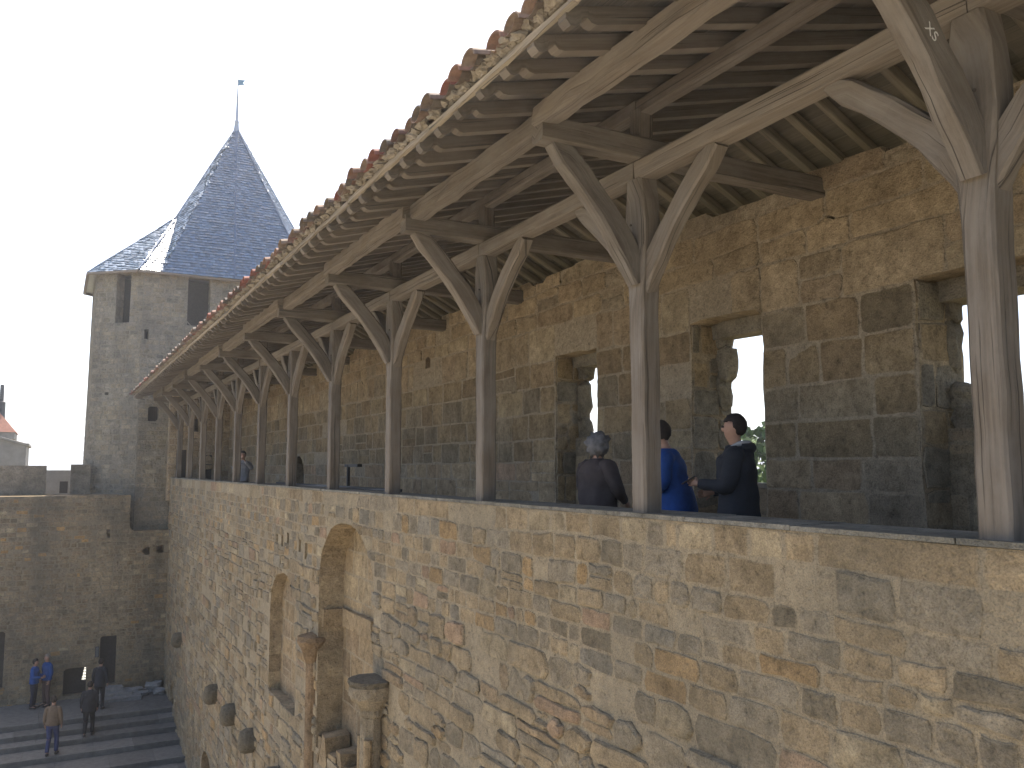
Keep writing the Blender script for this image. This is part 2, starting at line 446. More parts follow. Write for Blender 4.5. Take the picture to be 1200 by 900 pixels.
# ---------------------------------------------------------------- curtain wall with the courtyard face
cw = empty('curtain_wall', 'tall tan rubble curtain wall with blind arches and stone stubs, carrying the timber gallery', 'wall')
ZC = -.40
niche_big = arch(12.12, 15.05, -4.75, -1.9, -.87, 16, .02, random.Random(2))
niche_small = arch(16.55, 18.8, -4.65, -2.85, -2.12, 12, .02, random.Random(3))
slitd = arch(25.5, 27.2, -9.82, -8.6, -8.05, 6)
doorc = rect(33.8, 34.9, -9.6, -7.95)
rng = random.Random(11)
slots = [rough_rect(15.9 + .47 * k, 16.08 + .47 * k, -1.68 + .02 * k, -1.38 + .03 * k, .01, rng, .3) for k in range(6)]
holes = [niche_big, niche_small, slitd, doorc] + slots
O = (AX, 0, 0); U = (0, 1, 0)
mb = MB()
slab(mb, O, (0, 1, 0), UP, (-1, 0, 0), rect(YN, YF, -12.2, ZC), holes, depth=.55, back=None, c=(.37, .29, .18), rev_pal=[(.34, .265, .165), (.36, .285, .18), (.32, .25, .16)])
for f in mb.f: f.reverse()
def zone_y(u, v):
    near = u < 17
    z = dict(nseg=3 if u < 12 else (2 if near else 1))
    if v > -.72: z.update(rh=(.20, .26), rw=(.6, 1.2) if (u < 3.2 or u > 8) else (.24, .5), skip=.12 if u < 8 else .3, relief=(.001, .006), split=0, pal=contract([TAN] * 4 + [PALE] * 2 + [GREY] * 2 + [PINK], .6, (.33, .26, .165)), rnd=.01)
    elif v > -1.75: z.update(rh=(.14, .21), rw=(.2, .55) if u < 14 else (.2, .5), skip=.08, relief=(.004, .02), split=.04, rnd=.02, pal=contract([TAN] * 8 + [GREY] * 6 + [BLUE] + [OCHRE, PINK, DARK, PALE], .58, (.285, .23, .15)))
    else:
        q = n1(u * .5, 2) + n1(v * .9, 9)
        z.update(rh=(.18, .33), rw=(.24, .85), skip=.06 + .25 * max(0, q), relief=(.008, .05), split=.22, jit=.018, rnd=.05, pal=PAL_YARD)
    return z
masonry(mb, O, (0, 1, 0), UP, (-1, 0, 0), YN, 20, ZC, -9.85, holes=holes, seed=21, zone=zone_y, wave=.035)
masonry(mb, O, (0, 1, 0), UP, (-1, 0, 0), 20, YF, ZC, -9.85, holes=holes, seed=22, zone=zone_y, wave=.03)
mb.build('masonry_face', M_yard, cw)
# niche backs
mb = MB()
bx = AX + .45
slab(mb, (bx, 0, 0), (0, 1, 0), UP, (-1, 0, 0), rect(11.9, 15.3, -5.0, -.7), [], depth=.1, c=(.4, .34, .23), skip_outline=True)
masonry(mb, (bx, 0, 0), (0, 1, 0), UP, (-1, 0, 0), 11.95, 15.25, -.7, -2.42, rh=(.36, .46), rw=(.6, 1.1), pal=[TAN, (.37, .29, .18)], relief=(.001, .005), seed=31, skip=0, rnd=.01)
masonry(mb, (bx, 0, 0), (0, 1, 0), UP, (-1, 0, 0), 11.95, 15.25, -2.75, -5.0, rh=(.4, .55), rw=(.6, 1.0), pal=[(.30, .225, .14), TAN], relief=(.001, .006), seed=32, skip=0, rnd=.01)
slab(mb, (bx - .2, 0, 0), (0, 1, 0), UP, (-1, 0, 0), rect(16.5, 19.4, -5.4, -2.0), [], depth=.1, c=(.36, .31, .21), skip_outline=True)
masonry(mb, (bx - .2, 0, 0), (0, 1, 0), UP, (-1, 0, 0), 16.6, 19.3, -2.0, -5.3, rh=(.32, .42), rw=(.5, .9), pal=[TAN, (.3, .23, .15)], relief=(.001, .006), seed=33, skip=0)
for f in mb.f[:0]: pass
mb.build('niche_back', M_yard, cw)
# broken stone ledge across the big blind arch
mb = MB(); rng = random.Random(5)
y = 12.22
while y < 15.0:
    w = rng.uniform(.35, .8); y1 = min(15.05, y + w)
    mb.box((bx - .06 + rng.uniform(-.03, .03), y, -2.76 + rng.uniform(-.03, .03)), (bx + .02, y1 - .01, -2.45 + rng.uniform(-.03, .03)), vary(TAN, .95, 1.2, rng), jit=.015, rng=rng); y = y1
mb.box((AX + .06, 14.98, -2.76), (bx, 15.1, -2.46), TAN, jit=.02, rng=rng)
mb.build('ledge', M_yard, cw)
mb = MB()
for k in range(7):
    y = 12.3 + k * .42
    mb.box((AX - .04 + rng.uniform(-.03, .1), y, -5.0), (bx, y + .4, -4.62 + rng.uniform(-.12, .16)), vary(TAN, .7, 1.05, rng), jit=.05, rng=rng)
mb.build('sill_rubble', M_yard, cw)

def lathe_half(mb, x, y, prof, n=18, c=GREY, rough=.0, rng=R, full=True):
    rings = []
    for z, r in prof:
        ring = []
        for k in range(n):
            a = 2 * pi * k / n
            rr = r * (1 + rng.uniform(-rough, rough))
            ring.append(mb.vert((x + rr * cos(a), y + rr * sin(a), z + rng.uniform(-rough, rough) * .1), c))
        rings.append(ring)
    for a, b in zip(rings, rings[1:]):
        for k in range(n):
            j = (k + 1) % n; mb.f.append([a[k], a[j], b[j], b[k]])
    mb.f.append(rings[0][::-1]); mb.f.append(rings[-1])
mb = MB(); rng = random.Random(8)
lathe_half(mb, AX - .14, 11.75, [(-5.6, .16), (-4.6, .16), (-3.42, .155), (-3.40, .19), (-3.35, .19), (-3.32, .19), (-3.22, .25), (-3.16, .31), (-3.13, .32), (-3.0, .32), (-2.97, .27), (-2.96, .1)], rough=.035, c=(.30, .25, .175), rng=rng)
for dz in (-.14, .13): lathe_half(mb, AX - .24, 11.75 + dz, [(-5.6, .06), (-3.7, .06)], 10, rough=.08, c=TAN, rng=rng)
mb.build('column_capital', M_yard, cw)
mb = MB(); lathe_half(mb, AX - .14, 11.75, [(-3.0, .315), (-2.955, .335), (-2.92, .33), (-2.915, .2)], 20, DARK, .04, rng); mb.build('capital_top', M_cop, cw)
mb = MB()
lathe_half(mb, AX + .0, 15.3, [(-5.5, .13), (-3.4, .13), (-3.33, .17), (-3.15, .25), (-3.02, .3), (-2.94, .28), (-2.9, .15)], rough=.07, c=BROWN, rng=rng)

mb.build('pilaster_capital', M_yard, cw, smooth=False)
# round stone stubs sticking out in a row
for k, (y, z, r) in enumerate(((32.26, -5.93, .24), (24.97, -6.12, .25), (22.37, -6.02, .25), (20.03, -6.0, .25), (17.6, -6.1, .25))):
    mb = MB(); rings = []
    for d, q in ((0.02, .95), (-.1, 1.), (-.2, 1.), (-.3, .82), (-.34, .4)):
        rings.append([mb.vert((AX + d, y + cos(a) * r * q * .9 * (1 + rng.uniform(-.07, .07)), z + sin(a) * r * q * 1.1 - (.10 if d < -.3 else 0) * q), DARK) for a in [2 * pi * j / 12 for j in range(12)]])
    for a, b in zip(rings, rings[1:]):
        for j in range(12): mb.f.append([a[j], a[(j + 1) % 12], b[(j + 1) % 12], b[j]])
    mb.f.append(rings[-1])
    mb.build('corbel', M_cop, cw, smooth=True)
# doors at the foot
mb = MB(); mb.box((AX + .35, 25.3, -9.8), (AX + .5, 27.4, -8.0), BROWN); mb.box((AX + .35, 33.7, -9.7), (AX + .5, 35.0, -7.9), BROWN); mb.build('doorway_back', M_far, cw)
# core, coping and walk
mb = MB()
mb.box((AX + .02, YN, ZC), (AX + .49, 37.45, ZC + .012), (.3, .28, .23))
y = YN; rng = random.Random(9)
while y < 37.4:
    L = rng.uniform(.6, 1.3); y1 = min(37.45, y + L)
    k = rng.uniform(.75, 1.1)
    mb.box((AX - .012 + rng.uniform(-.006, .006), y, ZC + .004), (AX + .51, y1 - rng.uniform(.004, .012), ZC + .038 + rng.uniform(-.003, .003)), (.27 * k, .255 * k, .215 * k), jit=.003, rng=rng)
    y = y1
mb.build('coping', M_cop, cw)
mb = MB()
mb.box((AX + .47, YN, -1.3), (AX + .498, 37.45, ZC + .0), TAN)
mb.build('parapet_back', M_in, cw)
mb = MB()
mb.box((AX + .499, YN, -1.6), (RX - .002, 37.45, -1.3), (.28, .25, .20))
mb.build('wall_walk', simple('walk_paving', (.40, .34, .25), .9, 4, .25, .4), cw)
mb = MB()
mb.box((AX + .8, YN + .02, -12.3), (TX + .05, 37.4, -1.62), TAN); mb.box((AX + .01, YN, -12.2), (AX + .79, YN + .05, ZC - .01), TAN)
mb.build('wall_core', M_far, cw)

# ---------------------------------------------------------------- battlement wall behind the walk
bw = empty('battlement_wall', 'weathered blocky inner face of the battlement wall with broken window slits, behind the oak posts', 'wall')
rng = random.Random(13)
top = []
y = YF
while y > YN:
    h = 2.9 + rng.choice((0, 0, .04, -.05, -.08, .07)) + rng.uniform(-.02, .02)
    w = rng.uniform(.35, .8); top += [(y, h), (max(YN, y - w), h + rng.uniform(-.03, .03))]; y -= w + .001
outl = [(YN, -1.7), (YF, -1.7)] + top
wins = [(6.54, 7.68, -.7, 1.68), (9.63, 10.73, -.7, 1.64), (3.6, 4.74, -.7, 1.62), (.5, 1.65, -.7, 1.6), (-2.0, -1.4, -.2, 1.6)]
sills = [-.2, .45, .34, -.2]
thr = [rough_rect(a, b, c, d, .018, rng, .2) for a, b, c, d in wins]
arched = arch(25.0, 26.2, -1.29, -.1, .38, 6)
pw = [rect(15.5, 15.75, 1.98, 2.2), rect(19.5, 19.8, 2.0, 2.25), rect(11.9, 12.1, 1.2, 1.38), rect(8.6, 8.74, 1.02, 1.16), rect(29.2, 29.6, .5, 1.1), rect(5.55, 5.75, 2.3, 2.42)]
hl = thr + [arched] + pw
mb = MB()
slab(mb, (RX, 0, 0), (0, 1, 0), UP, (-1, 0, 0), outl, hl, depth=.6, back=thr, c=(.35, .29, .19))
for f in mb.f: f.reverse()
up_hole = [(YN - 1, 4)] + [(a, b) for a, b in sorted(top, key=lambda p: p[0])] + [(YF + 1, 4)]
def zone_b(u, v):
    z = dict(nseg=3 if u < 12 else 1)
    if v < .1: z.update(rh=(.30, .38), rw=(.45, .95), pal=contract([BROWN] * 2 + [GREY] + [TAN] * 3 + [PINK], .6, (.43, .345, .245)), skip=0)
    elif v < 1.7: z.update(rh=(.3, .44), rw=(.4, .9), skip=.03)
    else: z.update(rh=(.24, .38), rw=(.4, 1.1), jit=.016, rnd=.03, skip=.03, relief=(.004, .03), pal=PAL_IN)
    return z
masonry(mb, (RX, 0, 0), (0, 1, 0), UP, (-1, 0, 0), YN, YF, 2.95, -1.3, holes=hl + [up_hole], zone=zone_b, cuts=wins, seed=41, wave=.02, relief=(.002, .022), jit=.012, rnd=.02, split=.08, gap=.006)
mb.build('masonry_face', M_in, bw)
mb = MB()   # far jambs of the openings, coursed
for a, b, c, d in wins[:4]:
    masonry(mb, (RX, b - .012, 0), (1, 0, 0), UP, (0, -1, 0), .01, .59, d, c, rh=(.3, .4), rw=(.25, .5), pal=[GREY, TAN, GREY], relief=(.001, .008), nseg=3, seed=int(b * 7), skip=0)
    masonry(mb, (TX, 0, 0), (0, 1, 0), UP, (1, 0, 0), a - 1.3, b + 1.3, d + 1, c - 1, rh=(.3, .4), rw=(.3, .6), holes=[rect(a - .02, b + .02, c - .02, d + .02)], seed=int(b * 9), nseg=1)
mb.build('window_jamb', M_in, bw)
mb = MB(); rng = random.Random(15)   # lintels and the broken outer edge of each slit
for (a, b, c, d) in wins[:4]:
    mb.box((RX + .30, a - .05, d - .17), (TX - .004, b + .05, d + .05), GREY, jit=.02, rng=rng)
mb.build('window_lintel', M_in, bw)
mb = MB()
for (a, b, c, d), zs in zip(wins, sills):     # breast wall in the outer half of each recess
    mb.box((RX + .34, a - .03, c - .03), (TX - .006, b + .03, zs), (.3, .25, .18))
    masonry(mb, (RX + .34, 0, 0), (0, 1, 0), UP, (-1, 0, 0), a, b, zs, c, rh=(.22, .34), rw=(.3, .6), pal=PAL_IN, seed=int(a * 5) + 3, relief=(.002, .012))
mb.build('window_breast', M_in, bw)
def lump(mb, c, r, col, rng, seg=3, rough=.18):
    n, m = 10, 7; base = len(mb.v)
    sx = rng.uniform(0, 99)
    for i in range(m + 1):
        th = pi * i / m
        for j in range(n):
            ph = 2 * pi * j / n; d = V3((sin(th) * cos(ph), sin(th) * sin(ph), cos(th)))
            k = 1 + rough * mnoise.noise(d * 1.7 + V3((sx, 0, 0))) * 2
            # squarish
            s_ = 1 / max(abs(d.x), abs(d.y), abs(d.z)) ** .5
            mb.vert((c[0] + d.x * r[0] * k * s_, c[1] + d.y * r[1] * k * s_, c[2] + d.z * r[2] * k * s_), col)
    for i in range(m):
        for j in range(n):
            a = base + i * n + j; b = base + i * n + (j + 1) % n
            mb.f.append([a, b, b + n, a + n])
mb = MB()
for y, z, ry, rz in ((7.62, 1.22, .16, .22), (7.68, .9, .08, .2), (7.66, 1.5, .1, .12), (7.7, .35, .06, .14), (10.62, 1.45, .13, .16), (10.7, 1.0, .1, .3), (10.66, .5, .12, .25), (4.72, 1.45, .07, .2), (4.78, 1.1, .1, .3), (4.68, .62, .1, .12), (4.62, .38, .14, .16), (6.52, 1.0, .06, .3), (6.5, .3, .08, .25)):
    lump(mb, (TX - .12, y, z), (.11, ry, rz), vary(GREY, .8, 1.1, rng), rng)
mb.build('broken_jamb_stone', M_in, bw)
mb = MB()
mb.box((RX + .30, 6.5, -.21), (TX + .05, 7.7, -.16), PALE, jit=.01); mb.build('window_sill', M_lime, bw)
mb = MB(); mb.box((RX + .3, 24.9, -1.29), (RX + .36, 26.3, .45)); mb.build('door', M_dark, bw)
# end wall of the walk
ew = empty('gallery_end_wall', 'narrow stone end wall of the wall walk with two dark doorways, against the tower', 'wall')
eh = [rect(4.38, 4.78, -1.28, .76), rect(5.46, 5.8, -1.28, .56), rect(4.26, 4.64, 1.64, 2.4), rect(4.98, 5.21, .77, 2.42), rect(4.68, 4.8, .95, 1.3)]
mb = MB()
slab(mb, (0, 37.3, 0), (1, 0, 0), UP, (0, -1, 0), rect(4.06, RX, -1.3, 3.5), eh, depth=.35, c=(.33, .28, .19))
masonry(mb, (0, 37.3, 0), (1, 0, 0), UP, (0, -1, 0), 4.06, RX, 3.5, -1.3, rh=(.2, .3), rw=(.3, .5), pal=PAL_IN, nseg=1, holes=eh, seed=51)
mb.build('masonry_face', M_in, ew)
for h in eh[:2]:
    mb = MB(); mb.box((h[0][0], 37.5, h[0][1]), (h[1][0], 37.6, h[2][1])); mb.build('door', M_dark, ew)

# ---------------------------------------------------------------- timber gallery
tg = empty('timber_gallery', 'long oak-post gallery with curved braces and red canal-tile roof on the curtain wall', 'gallery roof')
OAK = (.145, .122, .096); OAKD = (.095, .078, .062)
def part(name, mb, mat=M_wood): return mb.build(name, mat, tg)
PT = .26                       # roof pitch
def rz(x): return 2.925 + PT * (x - 3.4)     # underside of the rafters
posts = [Y0 + SP * i for i in range(-1, 12)]
PX = AX + .045 + .09
rng = random.Random(77)
marks = None
for i, y in enumerate(posts):
    yy = y + rng.uniform(-.012, .012)
    mb = MB(); k = rng.uniform(.85, 1.1); c = tuple(q * k for q in OAK)
    dep = [.185] * 9 + [.19, .21, .24, .27, .27, .25, .19]
    sweep(mb, line((PX, yy, ZC + .036), (PX + rng.uniform(-.01, .01), yy, 2.45), 15), (1, 0, 0), .18, dep, c, rng=rng, wob=.003)
    post_o = part('post', mb)
    for sgn in (1, -1):          # braces along the plate
        if i == 0 and sgn == -1: continue
        mb = MB(); pts = []
        for q in range(9):
            t = q / 8; yq = yy + sgn * (.02 + .95 * t ** 1.28); zq = 1.42 + (2.46 - 1.42) * t ** .84
            pts.append((PX + .005, yq, zq))
        dd = [.10, .17, .19, .18, .17, .165, .165, .17, .10]
        sweep(mb, pts, (1, 0, 0), .13, dd, vary(OAK, .85, 1.1, rng), rng=rng, wob=.004)
        part('brace', mb)
    mb = MB(); pts = []          # brace towards the outer purlin
    for q in range(9):
        t = q / 8; pts.append((PX - .07 - .82 * t ** 1.2, yy, 1.55 + (2.64 - 1.55) * t ** .86))
    sweep(mb, pts, (0, 1, 0), .145, [.12, .19, .21, .2, .19, .185, .19, .19, .12], vary(OAK, .8, 1.0, rng), rng=rng, wob=.004)
    if i == 1: marks = (PX, yy)
    for q in range(3):
        mb2 = MB(); pz = 1.62 + .2 * q + rng.uniform(-.04, .04); py = yy + rng.uniform(-.06, .06); r_ = .011
        rr = [[mb2.vert((PX - .085 - dx, py + r_ * cos(a) * f_, pz + r_ * sin(a) * f_), (.07, .055, .04)) for a in [2 * pi * j / 8 for j in range(8)]] for dx, f_ in ((0, 1), (.022, .8))]
        for j in range(8): mb2.f.append([rr[0][j], rr[0][(j + 1) % 8], rr[1][(j + 1) % 8], rr[1][j]])
        mb2.f.append(rr[1]); mb2.build('peg', M_wood, post_o)
    part('brace', mb)
    mb = MB()
    sweep(mb, line((3.3, yy, 2.71), (RX + .35, yy + rng.uniform(-.03, .03), 2.71), 10), (0, 1, 0), .175, .2, vary(OAK, .75, .95, rng), rng=rng, wob=.005)
    part('tie_beam', mb)
    mb = MB()
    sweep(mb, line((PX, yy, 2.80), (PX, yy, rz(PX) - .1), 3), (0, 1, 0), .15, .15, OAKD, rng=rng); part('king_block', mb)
    if i:                         # plate and purlin lengths, joined over the posts
        ya, yb = posts[i - 1], y
        mb = MB(); j = rng.uniform(-.008, .008)
        sweep(mb, line((PX + j, ya + .004, 2.53), (PX + j, yb - .004, 2.53), 8), (1, 0, 0), .18, .165, vary(OAK, .95, 1.2, rng), rng=rng, wob=.005); part('wall_plate', mb)
        mb = MB(); j = rng.uniform(-.02, .02); off = .05 if i % 2 else -.04
        sweep(mb, line((3.4 + off, ya - .06, 2.835 + j * .3), (3.4 + off, yb + .05, 2.835 + j * .3), 12), (1, 0, 0), .17, .175, vary(OAK, .95, 1.25, rng), rng=rng, wob=.008); part('purlin', mb)
        mb = MB()
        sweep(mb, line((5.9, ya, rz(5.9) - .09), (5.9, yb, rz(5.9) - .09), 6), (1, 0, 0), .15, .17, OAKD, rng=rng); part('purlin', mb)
        if i < 2: pass
        mb = MB()
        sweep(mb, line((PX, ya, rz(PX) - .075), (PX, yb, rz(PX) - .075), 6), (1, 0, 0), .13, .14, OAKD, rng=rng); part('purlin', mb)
# rafters with ogee tails
YR = 36.6
XT, XR, XO = 2.66, 6.6, 8.7
y = YN + .12; k = 0
while y < YR - .1:
    mb = MB(); c = vary((.125, .104, .08), .7, 1.25, rng); ph = rng.uniform(0, 50)
    dz = rng.uniform(-.01, .01); w = rng.uniform(.085, .105)
    prof = [(0, .02), (.0, .10)]
    bot = [(.0, .045), (.035, .0), (.07, -.006), (.10, .012), (.125, .045), (.16, .045), (.19, .015), (.23, .0)]
    xs = [(XT + a, rz(XT + a) + b + dz) for a, b in bot] + [(XT + q, rz(XT + q) + dz + rng.uniform(-.006, .006)) for q in (.7, 1.2, 1.8, 2.5, 3.2)] + [(XR, rz(XR) + dz)]
    tops = [(x, rz(x) + .115) for x, z in xs]
    L = []
    for sgn in (-1, 1):
        rb = [mb.vert((x, y + sgn * w / 2 + rng.uniform(-.003, .003), z), c, 1, (x + ph, ph, 0)) for x, z in xs]
        rt = [mb.vert((x, y + sgn * w / 2, z), c, 1, (x + ph, ph + .11, 0)) for x, z in tops]
        L.append((rb, rt))
    for q in range(len(xs) - 1):
        a, b = L[0], L[1]
        mb.f.append([a[0][q], a[0][q + 1], a[1][q + 1], a[1][q]][::-1]); mb.f.append([b[0][q], b[0][q + 1], b[1][q + 1], b[1][q]])
        mb.f.append([a[0][q], b[0][q], b[0][q + 1], a[0][q + 1]][::-1])
    mb.f.append([L[0][0][0], L[1][0][0], L[1][1][0], L[0][1][0]])
    # outer slope: unseen, pitched steeply to keep light out under the roof
    sweep(mb, line((XR, y, rz(XR) + .05), (XO, y, rz(XR) + .05 - .5 * (XO - XR)), 3), (0, 1, 0), w, .11, c, rng=rng)
    part('rafter', mb, M_raft)
    y += .4
# eave batten
mb = MB(); yy = YN
while yy < YR:
    y1 = min(YR, yy + rng.uniform(2.2, 3.4))
    sweep(mb, line((XT - .005, yy, rz(XT) + .10 + rng.uniform(-.008, .008)), (XT - .005, y1 - .01, rz(XT) + .10 + rng.uniform(-.008, .008)), 8), (1, 0, 0), .045, .05, (.29, .25, .19), ch=.008, rng=rng, wob=.005); yy = y1
part('eave_batten', mb)
# boarding
def rzt(x): return rz(x) + .118 if x <= XR else rz(XR) + .118 - .5 * (x - XR)
mb = MB()
x = XT + .03
while x < XO:
    w = rng.uniform(.14, .2); x1 = min(XO, x + w)
    if x < XR < x1: x1 = XR
    yy = YN
    while yy < YR:
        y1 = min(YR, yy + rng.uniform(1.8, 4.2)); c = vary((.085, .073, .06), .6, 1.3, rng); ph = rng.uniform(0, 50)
        z0, z1 = rzt(x), rzt(x1)
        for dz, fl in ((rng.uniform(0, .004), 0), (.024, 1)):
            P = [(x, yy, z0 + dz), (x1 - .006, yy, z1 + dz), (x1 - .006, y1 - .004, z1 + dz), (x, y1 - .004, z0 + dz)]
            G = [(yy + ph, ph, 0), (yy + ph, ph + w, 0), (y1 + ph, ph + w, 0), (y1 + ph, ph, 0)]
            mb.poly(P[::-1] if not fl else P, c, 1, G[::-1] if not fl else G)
        yy = y1
    x = x1
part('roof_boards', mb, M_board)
mb = MB()
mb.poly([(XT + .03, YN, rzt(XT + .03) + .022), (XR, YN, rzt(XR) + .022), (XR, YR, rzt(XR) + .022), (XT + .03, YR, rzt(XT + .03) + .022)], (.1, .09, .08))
mb.poly([(XR, YN, rzt(XR) + .022), (XO, YN, rzt(XO) + .022), (XO, YR, rzt(XO) + .022), (XR, YR, rzt(XR) + .022)], (.1, .09, .08))
mb.box((XT + .04, YR - .03, rz(XT) + .0), (XT + .3, YR, rz(XT) + .14), OAK)
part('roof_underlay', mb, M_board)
# canal tiles
TP = .272
mb = MB(); rng = random.Random(99)
TC = [(.22, .085, .06), (.20, .115, .08), (.15, .085, .065), (.18, .13, .095), (.13, .10, .075), (.11, .09, .07), (.21, .14, .10)]
def tilerow(mb, x0, x1, zf, yc, cover, rng):
    """half-pipe tiles overlapping up the slope between x0 (eave) and x1"""
    n = int(abs(x1 - x0) / .36) + 1; sg = 1 if x1 > x0 else -1
    for q in range(n):
        xa = x0 + sg * q * .36; xb = xa + sg * .44
        if (xb - x1) * sg > 0: xb = x1
        c = rng.choice(TC); kk = rng.uniform(.8, 1.15); c = tuple(v * kk for v in c)
        if q == 0 and cover: xa += rng.uniform(-.03, .03)
        dy = rng.uniform(-.008, .008); lift = .0
        rings = []
        for (xx, r, up) in ((xa, .098, .028), (xb, .078, .0)):
            for th in (.013, 0):
                ring = []
                for j in range(8):
                    a = pi * j / 7
                    rr = r + th
                    s_ = 1 if cover else -1
                    ring.append(mb.vert((xx, yc + dy + rr * cos(a), zf(xx) + up + (.012 if cover else .098) + s_ * rr * .72 * sin(a) + (.018 if cover else 0)), c))
                rings.append(ring)
        a0, a1, b0, b1 = rings
        for j in range(7):
            mb.f.append([a0[j], a0[j + 1], b0[j + 1], b0[j]]); mb.f.append([a1[j], b1[j], b1[j + 1], a1[j + 1]])
            mb.f.append([a0[j], a1[j], a1[j + 1], a0[j + 1]])
zf = lambda x: rzt(x) + .02
y = YN + .1
while y < YR - .05:
    e = rng.uniform(-.03, .03)
    tilerow(mb, 2.49 + e, XR + .02, zf, y, True, rng); tilerow(mb, 2.56 + e, XR, zf, y + TP / 2, False, rng)
    tilerow(mb, XO + .15, XR - .02, zf, y, True, rng); tilerow(mb, XO + .1, XR, zf, y + TP / 2, False, rng)
    y += TP
y = YN
while y < YR:     # ridge
    c = rng.choice(TC); r = .11; A = [[mb.vert((XR + (r + t) * cos(pi * j / 7), y + d, rzt(XR) + .1 + (r + t) * .8 * sin(pi * j / 7) + u), c) for j in range(8)] for d, t, u in ((0, .01, .02), (.42, .0, 0))]
    for j in range(7): mb.f.append([A[0][j], A[0][j + 1], A[1][j + 1], A[1][j]])
    y += .37
part('canal_tiles', mb, M_tile)
mb = MB(); y = YN + .1 + TP / 2      # bedding mortar oozing out at the eave
while y < YR - .1:
    for q in range(2):
        lump(mb, (XT - .03 + rng.uniform(-.03, .02), y + rng.uniform(-.06, .06), rzt(XT) + .045 + rng.uniform(-.02, .02)), (.04 + rng.uniform(0, .02), rng.uniform(.04, .07), rng.uniform(.025, .04)), (.5, .44, .34), rng, rough=.4)
    lump(mb, (XT - .0, y + TP / 2, rzt(XT) + .09), (.05, .07, .05), (.5, .44, .34), rng, rough=.4)
    y += TP
part('mortar_bedding', mb, M_lime)
# painted carpenter's marks on the near brace:  X S
def marks_text():
    cu = bpy.data.curves.new('carpenter_mark', 'FONT'); cu.body = 'XS'; cu.size = .085; cu.extrude = .0006; cu.align_x = 'CENTER'
    o = bpy.data.objects.new('carpenter_mark', cu); COL.objects.link(o)
    dg = bpy.context.evaluated_depsgraph_get(); me = bpy.data.meshes.new_from_object(o.evaluated_get(dg))
    bpy.data.objects.remove(o); me.materials.clear(); me.materials.append(simple('chalk_paint', (.6, .58, .52), .9, 60, .35))
    o = bpy.data.objects.new('carpenter_mark', me); COL.objects.link(o); o.parent = tg
    # near side (facing -Y) of the brace, tilted along it
    t = .60
    x = PX - .07 - .82 * t ** 1.2; z = 1.52 + 1.04 * t ** .86
    o.matrix_world = Matrix.Translation((x + .0, marks[1] - .0795, z)) @ Matrix.Rotation(radians(90), 4, 'X') @ Matrix.Rotation(radians(-38), 4, 'Z')
    o['label'] = 'white painted carpenter mark reading XS'
marks_text()

# ---------------------------------------------------------------- tower
tw = empty('stone_tower', 'polygonal stone tower with steep slate roof and weathervane, at the far end of the gallery', 'tower')
EA, EB, EC, ED, EE, EF, EG, EH = (.86, 39.0), (2.69, 37.45), (9.9, 37.5), (11.5, 39.8), (11.5, 43.3), (9.0, 46), (3.8, 46), (.86, 43.6)
ring = [EA, EB, EC, ED, EE, EF, EG, EH]
cx, cy = 6.6, 41.5
ZE = 8.1
def face_frame(a, b):
    d = V3((b[0] - a[0], b[1] - a[1], 0)); L = d.length; d.normalize(); n = V3((d.y, -d.x, 0)); return d, n, L
mb = MB()
ins = 0.12
wall_ring = []
for (x, y) in ring:
    d = V3((cx - x, cy - y, 0)).normalized() * .3; wall_ring.append((x + d.x, y + d.y))
for i in range(8):
    a, b = wall_ring[i], wall_ring[(i + 1) % 8]
    d, n, L = face_frame(a, b)
    hs = []
    if i == 0: hs = [rect(L * .43, L * .72, 6.0, ZE + .05), rect(L * .3, L * .38, 3.0, 3.3)]
    if i == 1: hs = [rect(1.75, 2.65, 6.0, ZE + .05), rect(.38, .78, 1.92, 2.54), rect(.12, .28, 5.3, 5.7), rect(1.75, 1.95, 5.1, 5.3)]
    O_ = V3((a[0], a[1], 0)); batter = V3((0, 0, 1)) - n * .012
    slab(mb, O_, d, batter, n, rect(0, L, -12.0, ZE), [[(u, min(v, ZE - .01)) for u, v in h] for h in hs], depth=.5, c=(.30, .27, .20), rev_pal=PAL_TOWER, skip_outline=True)
    if i in (0, 1, 7, 2):
        masonry(mb, O_, d, batter, n, .02, L - .02, ZE, -9.0 if i < 2 else 0, rh=(.16, .24), rw=(.25, .5), pal=PAL_TOWER, nseg=1, relief=(.002, .02), holes=[h for h in hs], seed=60 + i, skip=.02, rnd=.02, gap=.008, jit=.008)
mb.build('wall', M_tow, tw)
# dark sheets paint in the unlit interior behind the openings
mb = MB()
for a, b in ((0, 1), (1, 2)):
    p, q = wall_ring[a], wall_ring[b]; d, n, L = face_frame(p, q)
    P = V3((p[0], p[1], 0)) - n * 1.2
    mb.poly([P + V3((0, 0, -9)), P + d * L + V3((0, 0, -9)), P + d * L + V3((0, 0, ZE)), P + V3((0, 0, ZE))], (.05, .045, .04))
mb.build('interior_shade_sheet', M_dark, tw)
for (i, u0, u1, v0, v1) in ((1, .38, .78, 1.92, 2.54),):
    a, b = wall_ring[i], wall_ring[i + 1]; d, n, L = face_frame(a, b); mb = MB()
    P = V3((a[0], a[1], 0)) - n * .35
    for k in range(5):
        t0 = u0 + (u1 - u0) * k / 5; t1 = u0 + (u1 - u0) * (k + 1) / 5 - .01
        q = [P + d * t0 + V3((0, 0, v0)), P + d * t1 + V3((0, 0, v0)), P + d * t1 + V3((0, 0, v1)), P + d * t0 + V3((0, 0, v1))]
        mb.poly(q); 
    mb.build('shutter', M_dark, tw)
